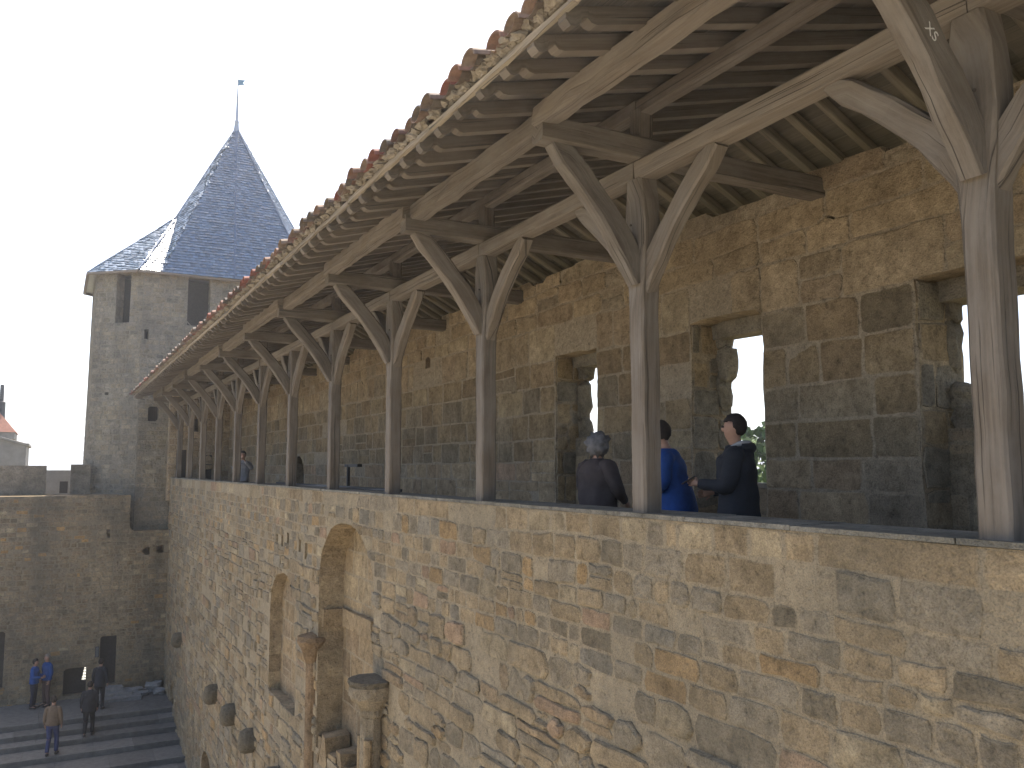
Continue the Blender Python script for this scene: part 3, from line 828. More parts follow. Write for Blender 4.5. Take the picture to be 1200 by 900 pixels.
# roof
K = (4.41, 40.5, 11.33); PK = (6.98, 41.2, 16.3)
E190 = (3.57, 37.45, ZE); EM = (6.45, 37.35, ZE)
def e3(p): return (p[0], p[1], ZE)
K2 = (4.2, 43.0, 11.2)
facets = [[e3(EA), e3(EB), K], [e3(EB), E190, K], [E190, EM, PK], [E190, PK, K], [EM, e3(EC), PK], [e3(EC), e3(ED), PK], [e3(ED), e3(EE), PK], [e3(EE), e3(EF), PK], [e3(EF), e3(EG), K2, PK], [e3(EG), e3(EH), K2], [e3(EH), e3(EA), K, K2], [K2, K, PK]]
HIPS = [(K, PK), (K, E190), (K, e3(EB)), (K, e3(EA)), (PK, EM), (PK, e3(EC)), (PK, e3(ED)), (PK, e3(EE)), (K2, PK)]
mb = MB(); rng = random.Random(17)
SL = [(.06, .115, .19), (.07, .13, .215), (.05, .10, .17), (.085, .145, .22)]
for a_, b_ in HIPS: sweep(mb, line(V3(a_) + V3((0, 0, .03)), V3(b_) + V3((0, 0, .03)), 8), V3((0, 0, 1)).cross((V3(b_) - V3(a_)).normalized()), .12, .06, (.06, .10, .165), ch=.02, wob=.012, rng=rng)
for fi, F in enumerate(facets):
    P = [V3(p) for p in F]; n = (P[1] - P[0]).cross(P[2] - P[0]).normalized()
    if n.z < 0: n = -n; P = P[::-1]
    mb.poly(P, SL[0])
    u = V3((0, 0, 1)).cross(n).normalized(); v = n.cross(u).normalized(); O_ = P[0]
    P2 = [((p - O_).dot(u), (p - O_).dot(v)) for p in P]
    u0, u1 = min(p[0] for p in P2), max(p[0] for p in P2); v0, v1 = min(p[1] for p in P2), max(p[1] for p in P2)
    if fi in (8, 9): continue
    vv = v0; row = 0; H = .15; Wd = .2
    while vv < v1:
        uu = u0 - (row % 2) * Wd / 2
        while uu < u1:
            cen = (uu + Wd / 2, vv + H / 2)
            if inside(cen, P2):
                c = rng.choice(SL); kk = rng.uniform(.8, 1.2); c = tuple(x * kk for x in c)
                a_, b_ = uu + .006, uu + Wd - .006; lo_, hi_ = vv - rng.uniform(0, .03), vv + H + .03
                q = [O_ + u * a_ + v * lo_ + n * .045, O_ + u * b_ + v * (lo_ + rng.uniform(-.01, .01)) + n * (.045 + rng.uniform(-.02, .025)), O_ + u * b_ + v * hi_ + n * .012, O_ + u * a_ + v * hi_ + n * .012]
                mb.poly(q, c); mb.poly([q[0] - n * .04, q[1] - n * .04, q[1], q[0]], c)
            uu += Wd
        vv += H; row += 1
mb.poly([e3(p) for p in ring][::-1], (.12, .11, .1))
rf = mb.build('slate_roof', M_slate, tw)
mb = MB()
for i in range(8):
    a, b = ring[i], ring[(i + 1) % 8]
    sweep(mb, line((a[0], a[1], ZE - .05), (b[0], b[1], ZE - .05), 2), V3((0, 0, 1)), .1, .12, (.2, .17, .14), rng=rng)
mb.build('eave_board', M_wood, tw)
mb = MB()   # hips and lead cap
lathe_half(mb, PK[0], PK[1], [(PK[2] - .9, .46), (PK[2] - .25, .17), (PK[2], .12), (PK[2] + .25, .10), (PK[2] + .3, .13), (PK[2] + .36, .07), (PK[2] + 1.5, .045), (PK[2] + 1.55, .06), (PK[2] + 1.6, .035), (PK[2] + 2.5, .02)], 12, (.4, .42, .45), rng=rng)
mb.build('finial', M_lead, tw, smooth=True)
mb = MB(); z0 = PK[2] + 2.12
d = V3((.88, -.47, 0))
B = V3((PK[0], PK[1], z0)); tt = V3((.47, .88, 0)) * .012
fl = [(0, 0), (.34, .03), (.24, .13), (.36, .26), (0, .30)]
fr = [B + d * a + V3((0, 0, b)) + tt for a, b in fl]; bk = [B + d * a + V3((0, 0, b)) - tt for a, b in fl]
mb.poly(fr); mb.poly(bk[::-1])
for i in range(5): mb.poly([fr[i], fr[(i + 1) % 5], bk[(i + 1) % 5], bk[i]])
mb.build('weathervane', simple('vane_blue_metal', (.10, .22, .30), .5, 8, .2, metal=.3), tw)
# ---------------------------------------------------------------- enclosure wall left of the tower + lower block
lw = empty('enclosure_wall', 'shaded stone wall with merlons across the courtyard end, behind the steps', 'wall')
FY = 37.0
lh = [rect(1.87, 2.45, -8.24, -6.42), rect(.67, 1.45, -8.5, -7.5), rect(-2.0, -1.3, -8.0, -5.95), rect(1.93, 2.03, -2.87, -2.08), rect(3.2, 3.5, -3.4, -3.1), rect(3.75, 4.0, -3.35, -3.05)]
outl = [(-14, -12), (4.2, -12), (4.2, -2.45), (2.72, -2.45), (2.72, -1.6), (1.15, -1.6), (1.15, -1.03), (-14, -1.03)]
outl = [(-14, -12), (4.2, -12), (4.2, -2.45), (2.72, -2.45), (2.72, -1.05), (-14, -1.03)]
mb = MB()
slab(mb, (0, FY, 0), (1, 0, 0), UP, (0, -1, 0), outl, lh, depth=.5, c=(.30, .26, .18), rev_pal=PAL_FAR)
cut = [[(-14.5, -1.03), (2.72, -1.04), (2.72, -2.45), (4.4, -2.45), (4.4, 1), (-14.5, 1)]]
def zone_l(u, v):
    k = n1(u * .3, v * .3 + 5)
    if 1.2 < u < 2.6: return dict(pal=contract(PAL_FAR, .7, (.33, .27, .18)), skip=.02)
    return dict(pal=PAL_FAR if k < .1 else PAL_FAR + [OCHRE, TAN, PALE], skip=.04)
masonry(mb, (0, FY, 0), (1, 0, 0), UP, (0, -1, 0), -14, 4.2, -.1, -9.0, rh=(.13, .2), rw=(.2, .42), nseg=1, relief=(.002, .016), holes=lh + cut, seed=71, zone=zone_l, wave=.02)
mb.build('masonry_face', M_far, lw)
mb = MB(); mb.box((-14, FY + .45, -12), (2.3, 38.9, -1.045), TAN)
for x0, x1, z in ((-14, -9.2, .1), (-8.2, -4.6, .1), (-3.8, -.26, .11), (-.42, .25, .1), (.59, 1.3, .16)):
    if x0 == -.42: continue
    mb.box((x0, 38.45, -1.03), (x1, 38.9, z), vary(GREY, .85, 1.1, R))
mb.box((-14, 38.5, -1.03), (1.4, 38.85, -1.0), GREY)
mb.build('merlon', M_far, lw)
mb = MB(); mb.box((2.62, FY + .5, -12), (4.2, 37.8, -2.45), TAN); mb.build('ledge_block', M_far, lw)
for k, h in enumerate(lh[:3]):
    mb = MB(); mb.box((h[0][0], FY + .32, h[0][1]), (h[1][0], FY + .4, h[2][1])); mb.build('door', M_dark, lw)
# grating; emissive pane stands in for sunlit outside seen through the low opening
lg = empty('grille_and_glow_pane', 'small bright barred pane standing in for the sunlit outside, in the corner of the low dark opening at the tower foot', 'barred window')
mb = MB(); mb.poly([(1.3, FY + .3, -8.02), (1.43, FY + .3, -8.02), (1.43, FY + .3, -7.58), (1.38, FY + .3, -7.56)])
me_, ntm, bb = newmat('sunlit_view_glow'); bb.inputs['Emission Color'].default_value = (1, .95, .8, 1); bb.inputs['Emission Strength'].default_value = .7; bb.inputs['Base Color'].default_value = (.6, .55, .45, 1)
mb.build('glow_pane', me_, lg)
mb = MB()
for k in range(4): mb.box((1.29, FY + .27, -7.97 + .11 * k), (1.45, FY + .285, -7.945 + .11 * k))
for k in range(2): mb.box((1.33 + .06 * k, FY + .26, -8.04), (1.34 + .06 * k, FY + .275, -7.54))
mb.build('grille', M_iron, lg)
# notice board
nb = empty('notice_board', 'small dark notice board fixed beside the tall dark door', 'sign')
mb = MB(); mb.box((1.70, FY - .05, -7.17), (1.84, FY - .012, -6.78)); mb.build('frame', M_iron, nb)
mb = MB(); mb.box((1.72, FY - .056, -7.15), (1.82, FY - .048, -6.8)); mb.build('panel', simple('faded_panel', (.12, .12, .12), .5), nb)
# stone steps at the door
ds = empty('door_steps', 'worn stone steps below the tall dark door beside the wall foot', 'steps')
mb = MB(); rng = random.Random(23)
for k, (x0, x1, yf) in enumerate(((1.75, 3.3, 35.7), (1.8, 3.0, 36.1), (1.85, 2.7, 36.45))):
    mb.box((x0, yf, -8.63), (x1, FY - .02, -8.63 + .12 * (k + 1)), GREY, jit=.02, rng=rng)
mb.build('tread', M_step, ds)
bo = empty('fallen_blocks', 'low mossy stone blocks lying at the wall foot beside the door steps', 'stones')
mb = MB()
for x, y, z, a, b, c in ((3.1, 36.6, -8.5, .35, .25, .14), (3.8, 36.7, -8.42, .3, .2, .2), (3.95, 36.2, -8.52, .22, .2, .12), (3.4, 36.3, -8.54, .2, .15, .09)):
    lump(mb, (x, y, z), (a, b, c), (.16, .165, .11), rng, rough=.2)
mb.build('block', M_step, bo)

# ---------------------------------------------------------------- distant buildings at the left
g = empty('distant_turret', 'distant turret with red pyramid roof and dark chimney at the left edge', 'tower')
X0, Yt = -4.6, 64.0
def rot_box(mb, cx, cy, hx, hy, z0, z1, c): mb.box((cx - hx, cy - hy, z0), (cx + hx, cy + hy, z1), c)
mb = MB(); rot_box(mb, X0, Yt, 2.15, 2.15, -12, 1.85, (.38, .36, .32)); rot_box(mb, X0, Yt, 2.3, 2.3, 1.85, 2.25, (.3, .28, .26)); mb.build('wall', M_block, g)
mb = MB(); r = 2.4; q = .7
b = [(X0 - r, Yt - r, 2.25), (X0 + r, Yt - r, 2.25), (X0 + r, Yt + r, 2.25), (X0 - r, Yt + r, 2.25)]; t = [(X0 - q, Yt - q, 4.4), (X0 + q, Yt - q, 4.4), (X0 + q, Yt + q, 4.4), (X0 - q, Yt + q, 4.4)]
for i in range(4): mb.poly([b[i], b[(i + 1) % 4], t[(i + 1) % 4], t[i]], (.38, .17, .12))
mb.poly(t, (.3, .12, .1)); mb.build('roof', M_red, g)
mb = MB(); lathe_half(mb, X0 + 1.45, Yt - 1.0, [(2.6, .26), (4.2, .24), (4.25, .13), (5.3, .11), (5.32, .05)], 10, (.1, .1, .11)); mb.build('chimney', M_iron, g)
g = empty('distant_house', 'flat grey stone house block beyond the wall, below the red-roofed turret', 'house')
mb = MB(); 
P = [(-8.5, 54, 3.3), (-1.4, 54, 1.3), (-1.4, 60, 1.3), (-8.5, 60, 3.3)]
mb.poly(P, (.3, .28, .25))
for i in range(4):
    a, b = P[i], P[(i + 1) % 4]; mb.poly([(a[0], a[1], -12), (b[0], b[1], -12), b, a], (.26, .25, .235))
mb.build('wall', M_block, g)
mb = MB(); mb.box((-8.6, 53.9, 2.35), (-1.4, 60.1, 2.38)); mb.f = []
for i in range(4):
    a, b = P[i], P[(i + 1) % 4]; sweep(mb, line(a, b, 2), (0, 0, 1), .14, .25, (.4, .38, .34))
mb.build('roof_edge', M_block, g)
g = empty('gap_house', 'pale bluish wall with a dark window seen through the gap between two merlons', 'house')
mb = MB(); rng = random.Random(3)
hs = [rect(.46, .8, -1.15, -.6)]
slab(mb, (-.2, 45, 0), (1, 0, 0), UP, (0, -1, 0), rect(-3, 2.2, -12, -.085), [hs[0]], depth=.3, c=(.34, .33, .30)); mb.build('wall', M_block, g)
mb = MB(); mb.box((.1, 45.2, -1.2), (.8, 45.25, -.5)); mb.build('window', M_dark, g)

# ---------------------------------------------------------------- trees beyond the battlement
def tree(loc, h, r, label, seed, n=17000, col=(.085, .135, .035)):
    rng = random.Random(seed); t = empty('leafy_tree', label, 'tree', None, loc)
    mb = MB(); lathe_half(mb, 0, 0, [(0, .35), (h * .3, .26), (h * .6, .16), (h * .85, .06)], 9, (.12, .1, .07), rough=.08, rng=rng)
    for k in range(7):
        a = rng.uniform(0, 2 * pi); z = h * rng.uniform(.35, .6); L = r * .8
        p0 = V3((0, 0, z)); p1 = V3((cos(a) * L, sin(a) * L, z + L * .7))
        sweep(mb, [p0, p0.lerp(p1, .5) + V3((0, 0, .2)), p1], V3((-sin(a), cos(a), 0)), .1, [.16, .11, .04], (.12, .1, .07), ch=.01, rng=rng)
    mb.build('trunk', M_bark, t)
    mb = MB()
    cl = []
    for k in range(46):
        while True:
            d = V3((rng.uniform(-1, 1), rng.uniform(-1, 1), rng.uniform(-1, 1)))
            if .25 < d.length < 1: break
        cl.append((V3((d.x * r * .85, d.y * r * .85, h * .66 + d.z * h * .32)), rng.uniform(.16, .34) * r, rng.uniform(.7, 1.3)))
    for k in range(n):
        c, cr, sh = rng.choice(cl)
        d = V3((rng.gauss(0, 1), rng.gauss(0, 1), rng.gauss(0, 1))).normalized() * cr * rng.uniform(.6, 1.05)
        p = c + d; s_ = rng.uniform(.15, .30)
        a = V3((rng.gauss(0, 1), rng.gauss(0, 1), rng.gauss(0, .6))).normalized(); b = a.cross(V3((rng.gauss(0, 1), rng.gauss(0, 1), rng.gauss(0, 1)))).normalized()
        kk = sh * rng.uniform(.8, 1.2); cc = (col[0] * kk, col[1] * kk, col[2] * kk)
        mb.poly([p - a * s_, p + b * s_ * .6, p + a * s_, p - b * s_ * .6], cc)
    mb.build('crown', M_leaf, t)
tree((25.8, 27.0, -12), 13.9, 4.6, 'green leafy tree seen through the slit beside the man in the dark hooded jacket', 5)
tree((30.5, 20.3, -12), 14.6, 4.4, 'green leafy tree showing through the window slit beside the nearest post', 6)
tree((30, 31, -12), 11.2, 4.4, 'lower leafy tree standing farther off beyond the battlement wall', 9, 3000)

# ---------------------------------------------------------------- small fittings on the walk
rl = empty('walkway_railing', 'low dark iron railing along the walkway between the fourth and sixth posts', 'railing')
mb = MB()
sweep(mb, line((5.0, 13.2, -.36), (5.0, 22.0, -.36), 4), (1, 0, 0), .05, .05, (.05, .05, .05), ch=.006); mb.build('handrail', M_iron, rl)
mb = MB(); y = 13.3
while y < 22: mb.box((4.99, y - .008, -1.3), (5.01, y + .008, -.36)); y += .13
mb.build('bars', M_iron, rl)
ip = empty('lectern_post', 'dark post with a short horizontal arm standing on the walkway by the far inner wall', 'post')
mb = MB(); mb.box((5.57, 17.95, -1.3), (5.63, 18.01, .08)); mb.build('post', M_iron, ip)
mb = MB(); mb.box((5.58, 17.3, .03), (5.68, 18.2, .09)); mb.build('arm', M_iron, ip)

# ---------------------------------------------------------------- people
def cloth(name, c, amt=.2, rough=.85): return simple(name, c, rough, 14, amt, .5, dist=.01)
M_skin = simple('skin', (.34, .20, .14), .55, 30, .08, .1)
M_eye = simple('eye_dark', (.02, .015, .012), .3)
def skin_obj(name, verts, edges, radii, root, mat, parent, sub=2, lump_amp=0, lump_sc=8):
    me = bpy.data.meshes.new(name); me.from_pydata([tuple(v) for v in verts], edges, [])
    o = bpy.data.objects.new(name, me); COL.objects.link(o)
    m = o.modifiers.new('skin', 'SKIN'); m.use_smooth_shade = True
    if not me.skin_vertices: me.skin_vertices.new(name='')
    sv = me.skin_vertices[0].data
    for i, r in enumerate(radii):
        sv[i].radius = r if isinstance(r, tuple) else (r, r); sv[i].use_root = (i == root)
    s_ = o.modifiers.new('sub', 'SUBSURF'); s_.levels = sub; s_.render_levels = sub
    dg = bpy.context.evaluated_depsgraph_get(); dg.update()
    nm = bpy.data.meshes.new_from_object(o.evaluated_get(dg)); nm.name = name
    bpy.data.objects.remove(o); bpy.data.meshes.remove(me)
    if lump_amp:
        for v in nm.vertices:
            k = mnoise.noise(v.co * lump_sc) + .5 * mnoise.noise(v.co * lump_sc * 2.3)
            v.co += v.normal * k * lump_amp
    nm.materials.clear(); nm.materials.append(mat)
    nm.polygons.foreach_set('use_smooth', [True] * len(nm.polygons))
    o = bpy.data.objects.new(name, nm); COL.objects.link(o); o.parent = parent
    return o
def person(label, loc, rz_, H=1.75, top=(.05, .045, .045), legs=(.03, .035, .06), hair=(.03, .022, .018), pose=None, group=None,
           hairstyle='short', hood=None, jw=1.0, long_jacket=False, skinm=None, sub=2, lean=0, collar=None, head_turn=0):
    root = empty('person', label, 'person', group, loc, rz_); s = H / 1.75
    J = dict(pel=(0, 0, .95), sp=(0, .0, 1.13), ch=(0, .01, 1.31), nb=(0, -.01, 1.45), nk=(0, .005, 1.51), hl=(0, .035, 1.575), hm=(0, .03, 1.65), ht=(0, .015, 1.715),
             shL=(-.165, -.01, 1.405), elL=(-.23, -.03, 1.13), wrL=(-.235, .06, .90), shR=(.165, -.01, 1.405), elR=(.23, -.03, 1.13), wrR=(.235, .06, .90),
             hiL=(-.085, 0, .90), knL=(-.10, .02, .50), anL=(-.11, -.03, .09), toL=(-.13, .13, .035), hiR=(.085, 0, .90), knR=(.10, .02, .50), anR=(.11, -.03, .09), toR=(.13, .13, .035))
    if pose: J.update(pose)
    if lean:
        for k in J:
            x, y, z = J[k]
            if z > .95 and k[:2] not in ('wr',): J[k] = (x, y + (z - .95) * lean, z)
    J = {k: V3(v) * s for k, v in J.items()}
    if head_turn:
        c = J['nk'].copy(); Rm = Matrix.Rotation(head_turn, 3, 'Z')
        for k in ('hl', 'hm', 'ht'): J[k] = c + Rm @ (J[k] - c)
    fwd = Matrix.Rotation(head_turn, 3, 'Z') @ V3((0, 1, 0)); rgt = Matrix.Rotation(head_turn, 3, 'Z') @ V3((1, 0, 0))
    V, E, Rr = [], [], []
    def add(p, r, par=None):
        V.append(V3(p)); Rr.append(r if isinstance(r, tuple) else (r * s, r * s)); 
        if par is not None: E.append((par, len(V) - 1))
        return len(V) - 1
    pel = add(J['pel'], (.135 * s, .10 * s)); sp = add(J['sp'], (.12 * s, .09 * s), pel); ch = add(J['ch'], (.15 * s, .10 * s), sp)
    nb_ = add(J['nb'], (.075 * s, .065 * s), ch); nk = add(J['nk'], .052, nb_); hl = add(J['hl'], (.062 * s, .07 * s), nk)
    hm = add(J['hm'], (.078 * s, .095 * s), hl); ht = add(J['ht'], (.062 * s, .075 * s), hm)
    nose = add(J['hm'] + fwd * .105 * s + V3((0, 0, -.015 * s)), .011, hm)
    for sg in (-1, 1): add(J['hm'] + rgt * sg * .088 * s + V3((0, 0, -.005 * s)) - fwd * .01, .014, hm)
    for sd_ in ('L', 'R'):
        sh = add(J['sh' + sd_], .055, ch); el = add(J['el' + sd_], .038, sh); wr = add(J['wr' + sd_], .024, el)
        d = (J['wr' + sd_] - J['el' + sd_]).normalized(); sx = -1 if sd_ == 'L' else 1
        side = d.cross(V3((sx, 0, 0))); side = side.normalized() if side.length > .2 else V3((0, 1, 0))
        inn = d.cross(side).normalized()
        pm = add(J['wr' + sd_] + d * .055 * s, (.034 * s, .018 * s), wr)
        pe = J['wr' + sd_] + d * .085 * s
        curl = inn * (1 if inn.x * sx < 0 else -1)
        for q in range(4):
            off = side * (.027 - .018 * q) * s; ln = (.034, .039, .036, .028)[q] * s
            f0 = add(pe + off, .0095, pm); f1 = add(pe + off + d * ln + curl * .008 * s, .0085, f0); add(pe + off + d * ln * 1.75 + curl * .028 * s, .0075, f1)
        th = add(J['wr' + sd_] + d * .035 * s + side * .038 * s, .011, pm); add(J['wr' + sd_] + d * .075 * s + side * .058 * s + curl * .012 * s, .009, th)
        hi = add(J['hi' + sd_], .085, pel); kn = add(J['kn' + sd_], .058, hi); an = add(J['an' + sd_], .04, kn); add(J['to' + sd_], .032, an)
    skin_obj('body', V, E, Rr, pel, skinm or M_skin, root, 1 if sub < 2 else 2)
    Z = V3((0, 0, 1)); rj = random.Random(int(H * 1000) + len(label))
    def loft(mb, secs, n=16, wr=.006):
        rings = []; ph_ = rj.uniform(0, 9)
        for (c, ax, ay, rx, ry) in secs:
            ring = []
            for k in range(n):
                a = 2 * pi * k / n; p = V3(c) + V3(ax) * cos(a) * rx + V3(ay) * sin(a) * ry
                w = wr * (mnoise.noise(p * 9 / s + V3((ph_, 0, 0))) * 1.6 + mnoise.noise(V3((p.x * 22, p.y * 22, p.z * 7))))
                ring.append(mb.vert(p + (V3(ax) * cos(a) + V3(ay) * sin(a)) * w))
            rings.append(ring)
        for a, b in zip(rings, rings[1:]):
            for k in range(n): mb.f.append([a[k], a[(k + 1) % n], b[(k + 1) % n], b[k]])
        mb.f.append(rings[0][::-1]); mb.f.append(rings[-1])
    def limb(mb, pts, radii, wr=.005):
        secs = []; m = []
        for i in range(len(pts) - 1):
            for q in range(3): t = q / 3; m.append((pts[i].lerp(pts[i + 1], t), radii[i] * (1 - t) + radii[i + 1] * t))
        m.append((pts[-1], radii[-1]))
        pp = [x[0] for x in m]
        for _ in range(2): pp = [pp[0]] + [(pp[i - 1] + pp[i] * 2 + pp[i + 1]) / 4 for i in range(1, len(pp) - 1)] + [pp[-1]]
        for i, p in enumerate(pp):
            d = (pp[min(i + 1, len(pp) - 1)] - pp[max(i - 1, 0)]).normalized()
            a = d.cross(V3((0, .3, 1))); a = a.normalized() if a.length > .15 else d.cross(V3((1, 0, 0))).normalized()
            secs.append((p, a, d.cross(a).normalized(), m[i][1] * s, m[i][1] * s))
        loft(mb, secs, 12, wr)
    X_, Y_ = V3((1, 0, 0)), V3((0, 1, 0))
    mb = MB(); hem = .78 if long_jacket else .90
    hp = J['pel'].copy(); hp.z = hem * s
    cen = [(hp, .200, .150), (J['pel'] + Z * .04 * s, .192, .145), (J['sp'] + Z * .02 * s, .185, .138), (J['ch'] - Z * .06 * s, .196, .142), (J['ch'] + Z * .02 * s, .200, .142), (J['ch'] + Z * .075 * s, .188, .128), (J['nb'] - Z * .022 * s, .150, .108), (J['nb'] + Z * .012 * s, .098, .088), (J['nk'] - Z * .01 * s, .068, .068)]
    fine = []
    for i in range(len(cen) - 1):
        for q in range(3):
            t = q / 3; fine.append((cen[i][0].lerp(cen[i + 1][0], t), X_, Y_, (cen[i][1] * (1 - t) + cen[i + 1][1] * t) * s * jw, (cen[i][2] * (1 - t) + cen[i + 1][2] * t) * s * jw))
    fine.append((cen[-1][0], X_, Y_, cen[-1][1] * s, cen[-1][2] * s))
    loft(mb, fine, 34, .014)
    for sd_ in ('L', 'R'):
        i_ = J['ch'] + Z * .05 * s; sh = J['sh' + sd_]; el = J['el' + sd_]; wr = J['wr' + sd_]
        limb(mb, [i_.lerp(sh, .55), sh, sh.lerp(el, .5), el, el.lerp(wr, .55), wr - (wr - el).normalized() * .01], [.075 * jw, .082 * jw, .070 * jw, .062 * jw, .054, .043], .007)
    mb.build('jacket', cloth('jacket_cloth', top), root, smooth=True)
    mb = MB()
    loft(mb, [(J['pel'] + Z * .03 * s, X_, Y_, .165 * s, .125 * s), (J['pel'] - Z * .07 * s, X_, Y_, .172 * s, .13 * s), (J['pel'] - Z * .15 * s, X_, Y_, .15 * s, .11 * s)], 18)
    for sd_ in ('L', 'R'):
        hi, kn, an = J['hi' + sd_], J['kn' + sd_], J['an' + sd_]
        limb(mb, [hi - Z * .02 * s, hi.lerp(kn, .5), kn, kn.lerp(an, .5), an + Z * .01], [.098, .088, .070, .064, .058])
    mb.build('trousers', cloth('trouser_cloth', legs), root, smooth=True)
    for sd_ in ('L', 'R'):
        an, to = J['an' + sd_], J['to' + sd_]; mb = MB(); d = (to - an); d.z = 0; d.normalize(); sx = V3((d.y, -d.x, 0)); z0 = to.z - .03 * s
        loft(mb, [(V3((an.x, an.y, 0)) - d * .07 * s + Z * (z0 + .035 * s), sx, Z, .025 * s, .02 * s), (V3((an.x, an.y, 0)) - d * .04 * s + Z * (z0 + .045 * s), sx, Z, .042 * s, .045 * s), (V3((an.x, an.y, 0)) + d * .03 * s + Z * (z0 + .05 * s), sx, Z, .045 * s, .05 * s), (V3((an.x, an.y, 0)) + d * .12 * s + Z * (z0 + .035 * s), sx, Z, .048 * s, .033 * s), (V3((an.x, an.y, 0)) + d * .19 * s + Z * (z0 + .022 * s), sx, Z, .03 * s, .018 * s)], 12, .001)
        mb.build('shoe', M_dark, root, smooth=True)
    # hair: a lumpy cap that leaves the face free
    mb = MB(); hc = cloth('hair_strands', hair, .4); big = hairstyle == 'curly'
    c0 = J['hm'].lerp(J['ht'], .45) - fwd * .012 * s - (Z * .02 * s if big else Z * .012 * s)
    n_, m_ = 26, 18; base = len(mb.v)
    for i in range(m_ + 1):
        for j in range(n_):
            th = pi * i / m_; ph = 2 * pi * j / n_
            d = rgt * sin(th) * cos(ph) + fwd * sin(th) * sin(ph) + Z * cos(th)
            fy, uz = d.dot(fwd), d.z
            rr = V3((.089, .106, .112)) if not big else V3((.150, .125, .142))
            k = 1 + (.34 if big else .07) * (mnoise.noise(d * (5 if big else 7)) + .6 * mnoise.noise(d * 11))
            nz_ = mnoise.noise(d * 9); face = fy > .38 + .16 * nz_ and uz < .34 + .14 * nz_
            low = uz < (-.8 if not big else -1.1) or (not big and uz < -.25 and fy > .05)
            if face or low: k *= .62 if not big else .66
            mb.vert(c0 + (rgt * d.dot(rgt) * rr.x + fwd * fy * rr.y + Z * uz * rr.z) * s * k)
    for i in range(m_):
        for j in range(n_):
            a = base + i * n_ + j; b = base + i * n_ + (j + 1) % n_; mb.f.append([a, b, b + n_, a + n_])
    mb.build('hair', hc, root, smooth=True)
    mb = MB()
    for sg in (-1, 1):
        c = J['hm'] + fwd * .088 * s + rgt * sg * .031 * s + V3((0, 0, .008 * s)); lump(mb, c, (.009, .009, .008), (0, 0, 0), random.Random(1), rough=0)
    mb.build('eyes', M_eye, root, smooth=True)
    if hood:
        mb = MB()
        for q in range(2): pass
        pts = [J['nk'] + rgt * .075 * s + fwd * .05 * s - Z * .03 * s, J['nk'] + rgt * .095 * s - fwd * .02 * s, J['nk'] + rgt * .06 * s - fwd * .095 * s, J['nk'] - fwd * .115 * s - Z * .01, J['nk'] - rgt * .06 * s - fwd * .095 * s, J['nk'] - rgt * .095 * s - fwd * .02 * s, J['nk'] - rgt * .075 * s + fwd * .05 * s - Z * .03 * s]
        limb(mb, pts, [.012, .022, .028, .032, .028, .022, .012], .003)
        mb.build('hood_lining', cloth('hood_lining', hood, .1), root, smooth=True)
        mb = MB(); pts = [p - fwd * .012 * s - Z * .03 * s for p in pts[1:-1]]
        limb(mb, pts, [.03, .045, .055, .045, .03], .006); mb.build('hood', cloth('hood_cloth', top), root, smooth=True)
    return root, J

ZW = -1.3
def at_floor(x, y, z=ZW): return (x, y, z)
# rz: local +y is where the person faces
armsin = dict(elL=(-.24, .05, 1.14), wrL=(-.12, .26, 1.12), elR=(.24, .05, 1.14), wrR=(.12, .26, 1.12))
person('woman with curly grey hair and dark brown jacket, seen from behind on the walkway', at_floor(5.1, 7.62), -radians(80), 1.64, top=(.052, .040, .038), legs=(.03, .03, .035), hair=(.13, .125, .125), hairstyle='curly', jw=1.3, long_jacket=True, pose=dict(shL=(-.19, -.01, 1.40), shR=(.19, -.01, 1.40), elR=(.31, .0, 1.16), wrR=(.24, .2, 1.02), elL=(-.28, .03, 1.14), wrL=(-.16, .22, 1.05)))
person('man in bright blue jacket, half hidden behind the post', at_floor(5.28, 6.50), radians(38), 1.74, top=(.010, .05, .19), legs=(.02, .025, .04), hair=(.03, .022, .018), lean=.22, jw=1.15, pose=armsin, long_jacket=True)
r_, Jm = person('man in dark hooded jacket with pale hood lining, holding a phone by the slit', at_floor(5.32, 5.74), radians(34), 1.76, head_turn=radians(18), top=(.020, .022, .028), legs=(.02, .022, .03), hair=(.02, .015, .014), hood=(.30, .30, .31), jw=1.2,
       long_jacket=True, pose=dict(elL=(-.25, .02, 1.13), wrL=(-.14, .30, 1.16), elR=(.24, .0, 1.12), wrR=(.1, .25, 1.08)))
ph = empty('smartphone', 'small black smartphone in the hand of the man in the dark hooded jacket', 'phone')
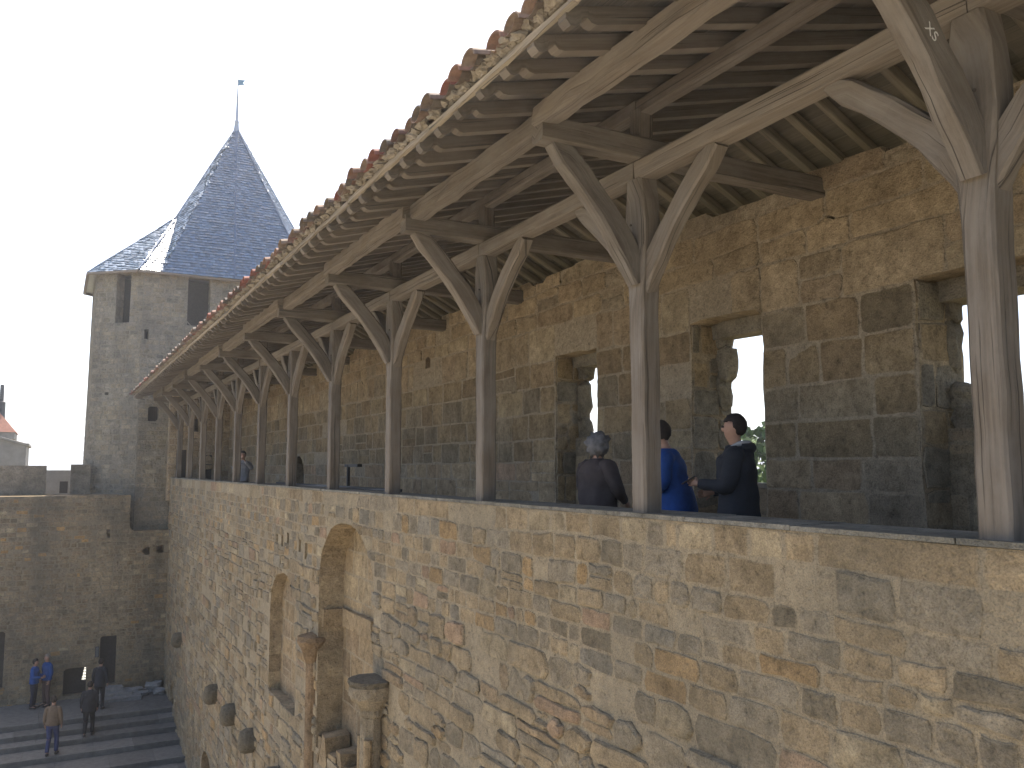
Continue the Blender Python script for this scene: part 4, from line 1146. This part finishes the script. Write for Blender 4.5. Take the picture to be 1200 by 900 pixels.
mb = MB(); mb.box((-.035, -.004, -.07), (.035, .004, .07)); b_ = mb.build('case', M_dark, ph); mb = MB(); mb.box((-.031, -.0055, -.062), (.031, -.0042, .062)); mb.build('screen', simple('phone_glass', (.02, .025, .03), .15), ph)
wl = r_.matrix_basis @ (Jm['wrL'] + V3((.02, .10, .03))); ph.location = wl; ph.rotation_euler = (radians(60), 0, radians(34))
person('far visitor in pale clothes raising a camera deep in the gallery', at_floor(4.95, 26.3), radians(170), 1.80, top=(.26, .26, .27), legs=(.05, .05, .06), sub=1, pose=dict(elR=(.26, .12, 1.25), wrR=(.10, .26, 1.50), elL=(-.26, .12, 1.25), wrL=(-.06, .27, 1.48)))
walk = dict(knR=(.10, .14, .52), anR=(.11, .10, .09), toR=(.13, .27, .06), knL=(-.09, .02, .50), anL=(-.10, -.22, .12), toL=(-.12, -.08, .03), wrR=(.24, -.05, .90), wrL=(-.22, .20, .95))
person('left visitor of the blue-jacketed pair by the courtyard wall, in dark trousers', (-.28, 36.2, -8.63), radians(-110), 1.74, top=(.012, .06, .22), legs=(.03, .03, .045), sub=1, pose=armsin)
person('right visitor of the blue-jacketed pair by the courtyard wall, in brownish trousers', (.12, 36.35, -8.63), radians(120), 1.84, top=(.014, .055, .19), legs=(.10, .065, .06), sub=1, hair=(.2, .17, .14))
person('man in brown jacket and blue jeans walking up the courtyard steps', (.34, 31.98, -9.14), radians(-15), 1.82, top=(.13, .095, .065), legs=(.035, .045, .11), sub=1, pose=dict(knR=(.10, .14, .52), anR=(.11, .08, .09), toR=(.13, .25, .035), knL=(-.09, .02, .50), anL=(-.10, -.10, .10), toL=(-.12, .05, .03)))
person('person in black coat climbing the courtyard steps below the tower door', (1.42, 32.98, -8.97), radians(-10), 1.78, top=(.022, .022, .026), legs=(.018, .018, .022), sub=1, long_jacket=True, pose=dict(knR=(.10, .14, .52), anR=(.11, .08, .09), toR=(.13, .25, .035), knL=(-.09, .02, .50), anL=(-.10, -.10, .10), toL=(-.12, .05, .03)), jw=1.1)
person('person in black standing at the foot of the tall dark tower door', (1.82, 35.0, -8.63), radians(-20), 1.76, top=(.018, .019, .026), legs=(.018, .018, .022), sub=1, long_jacket=True)
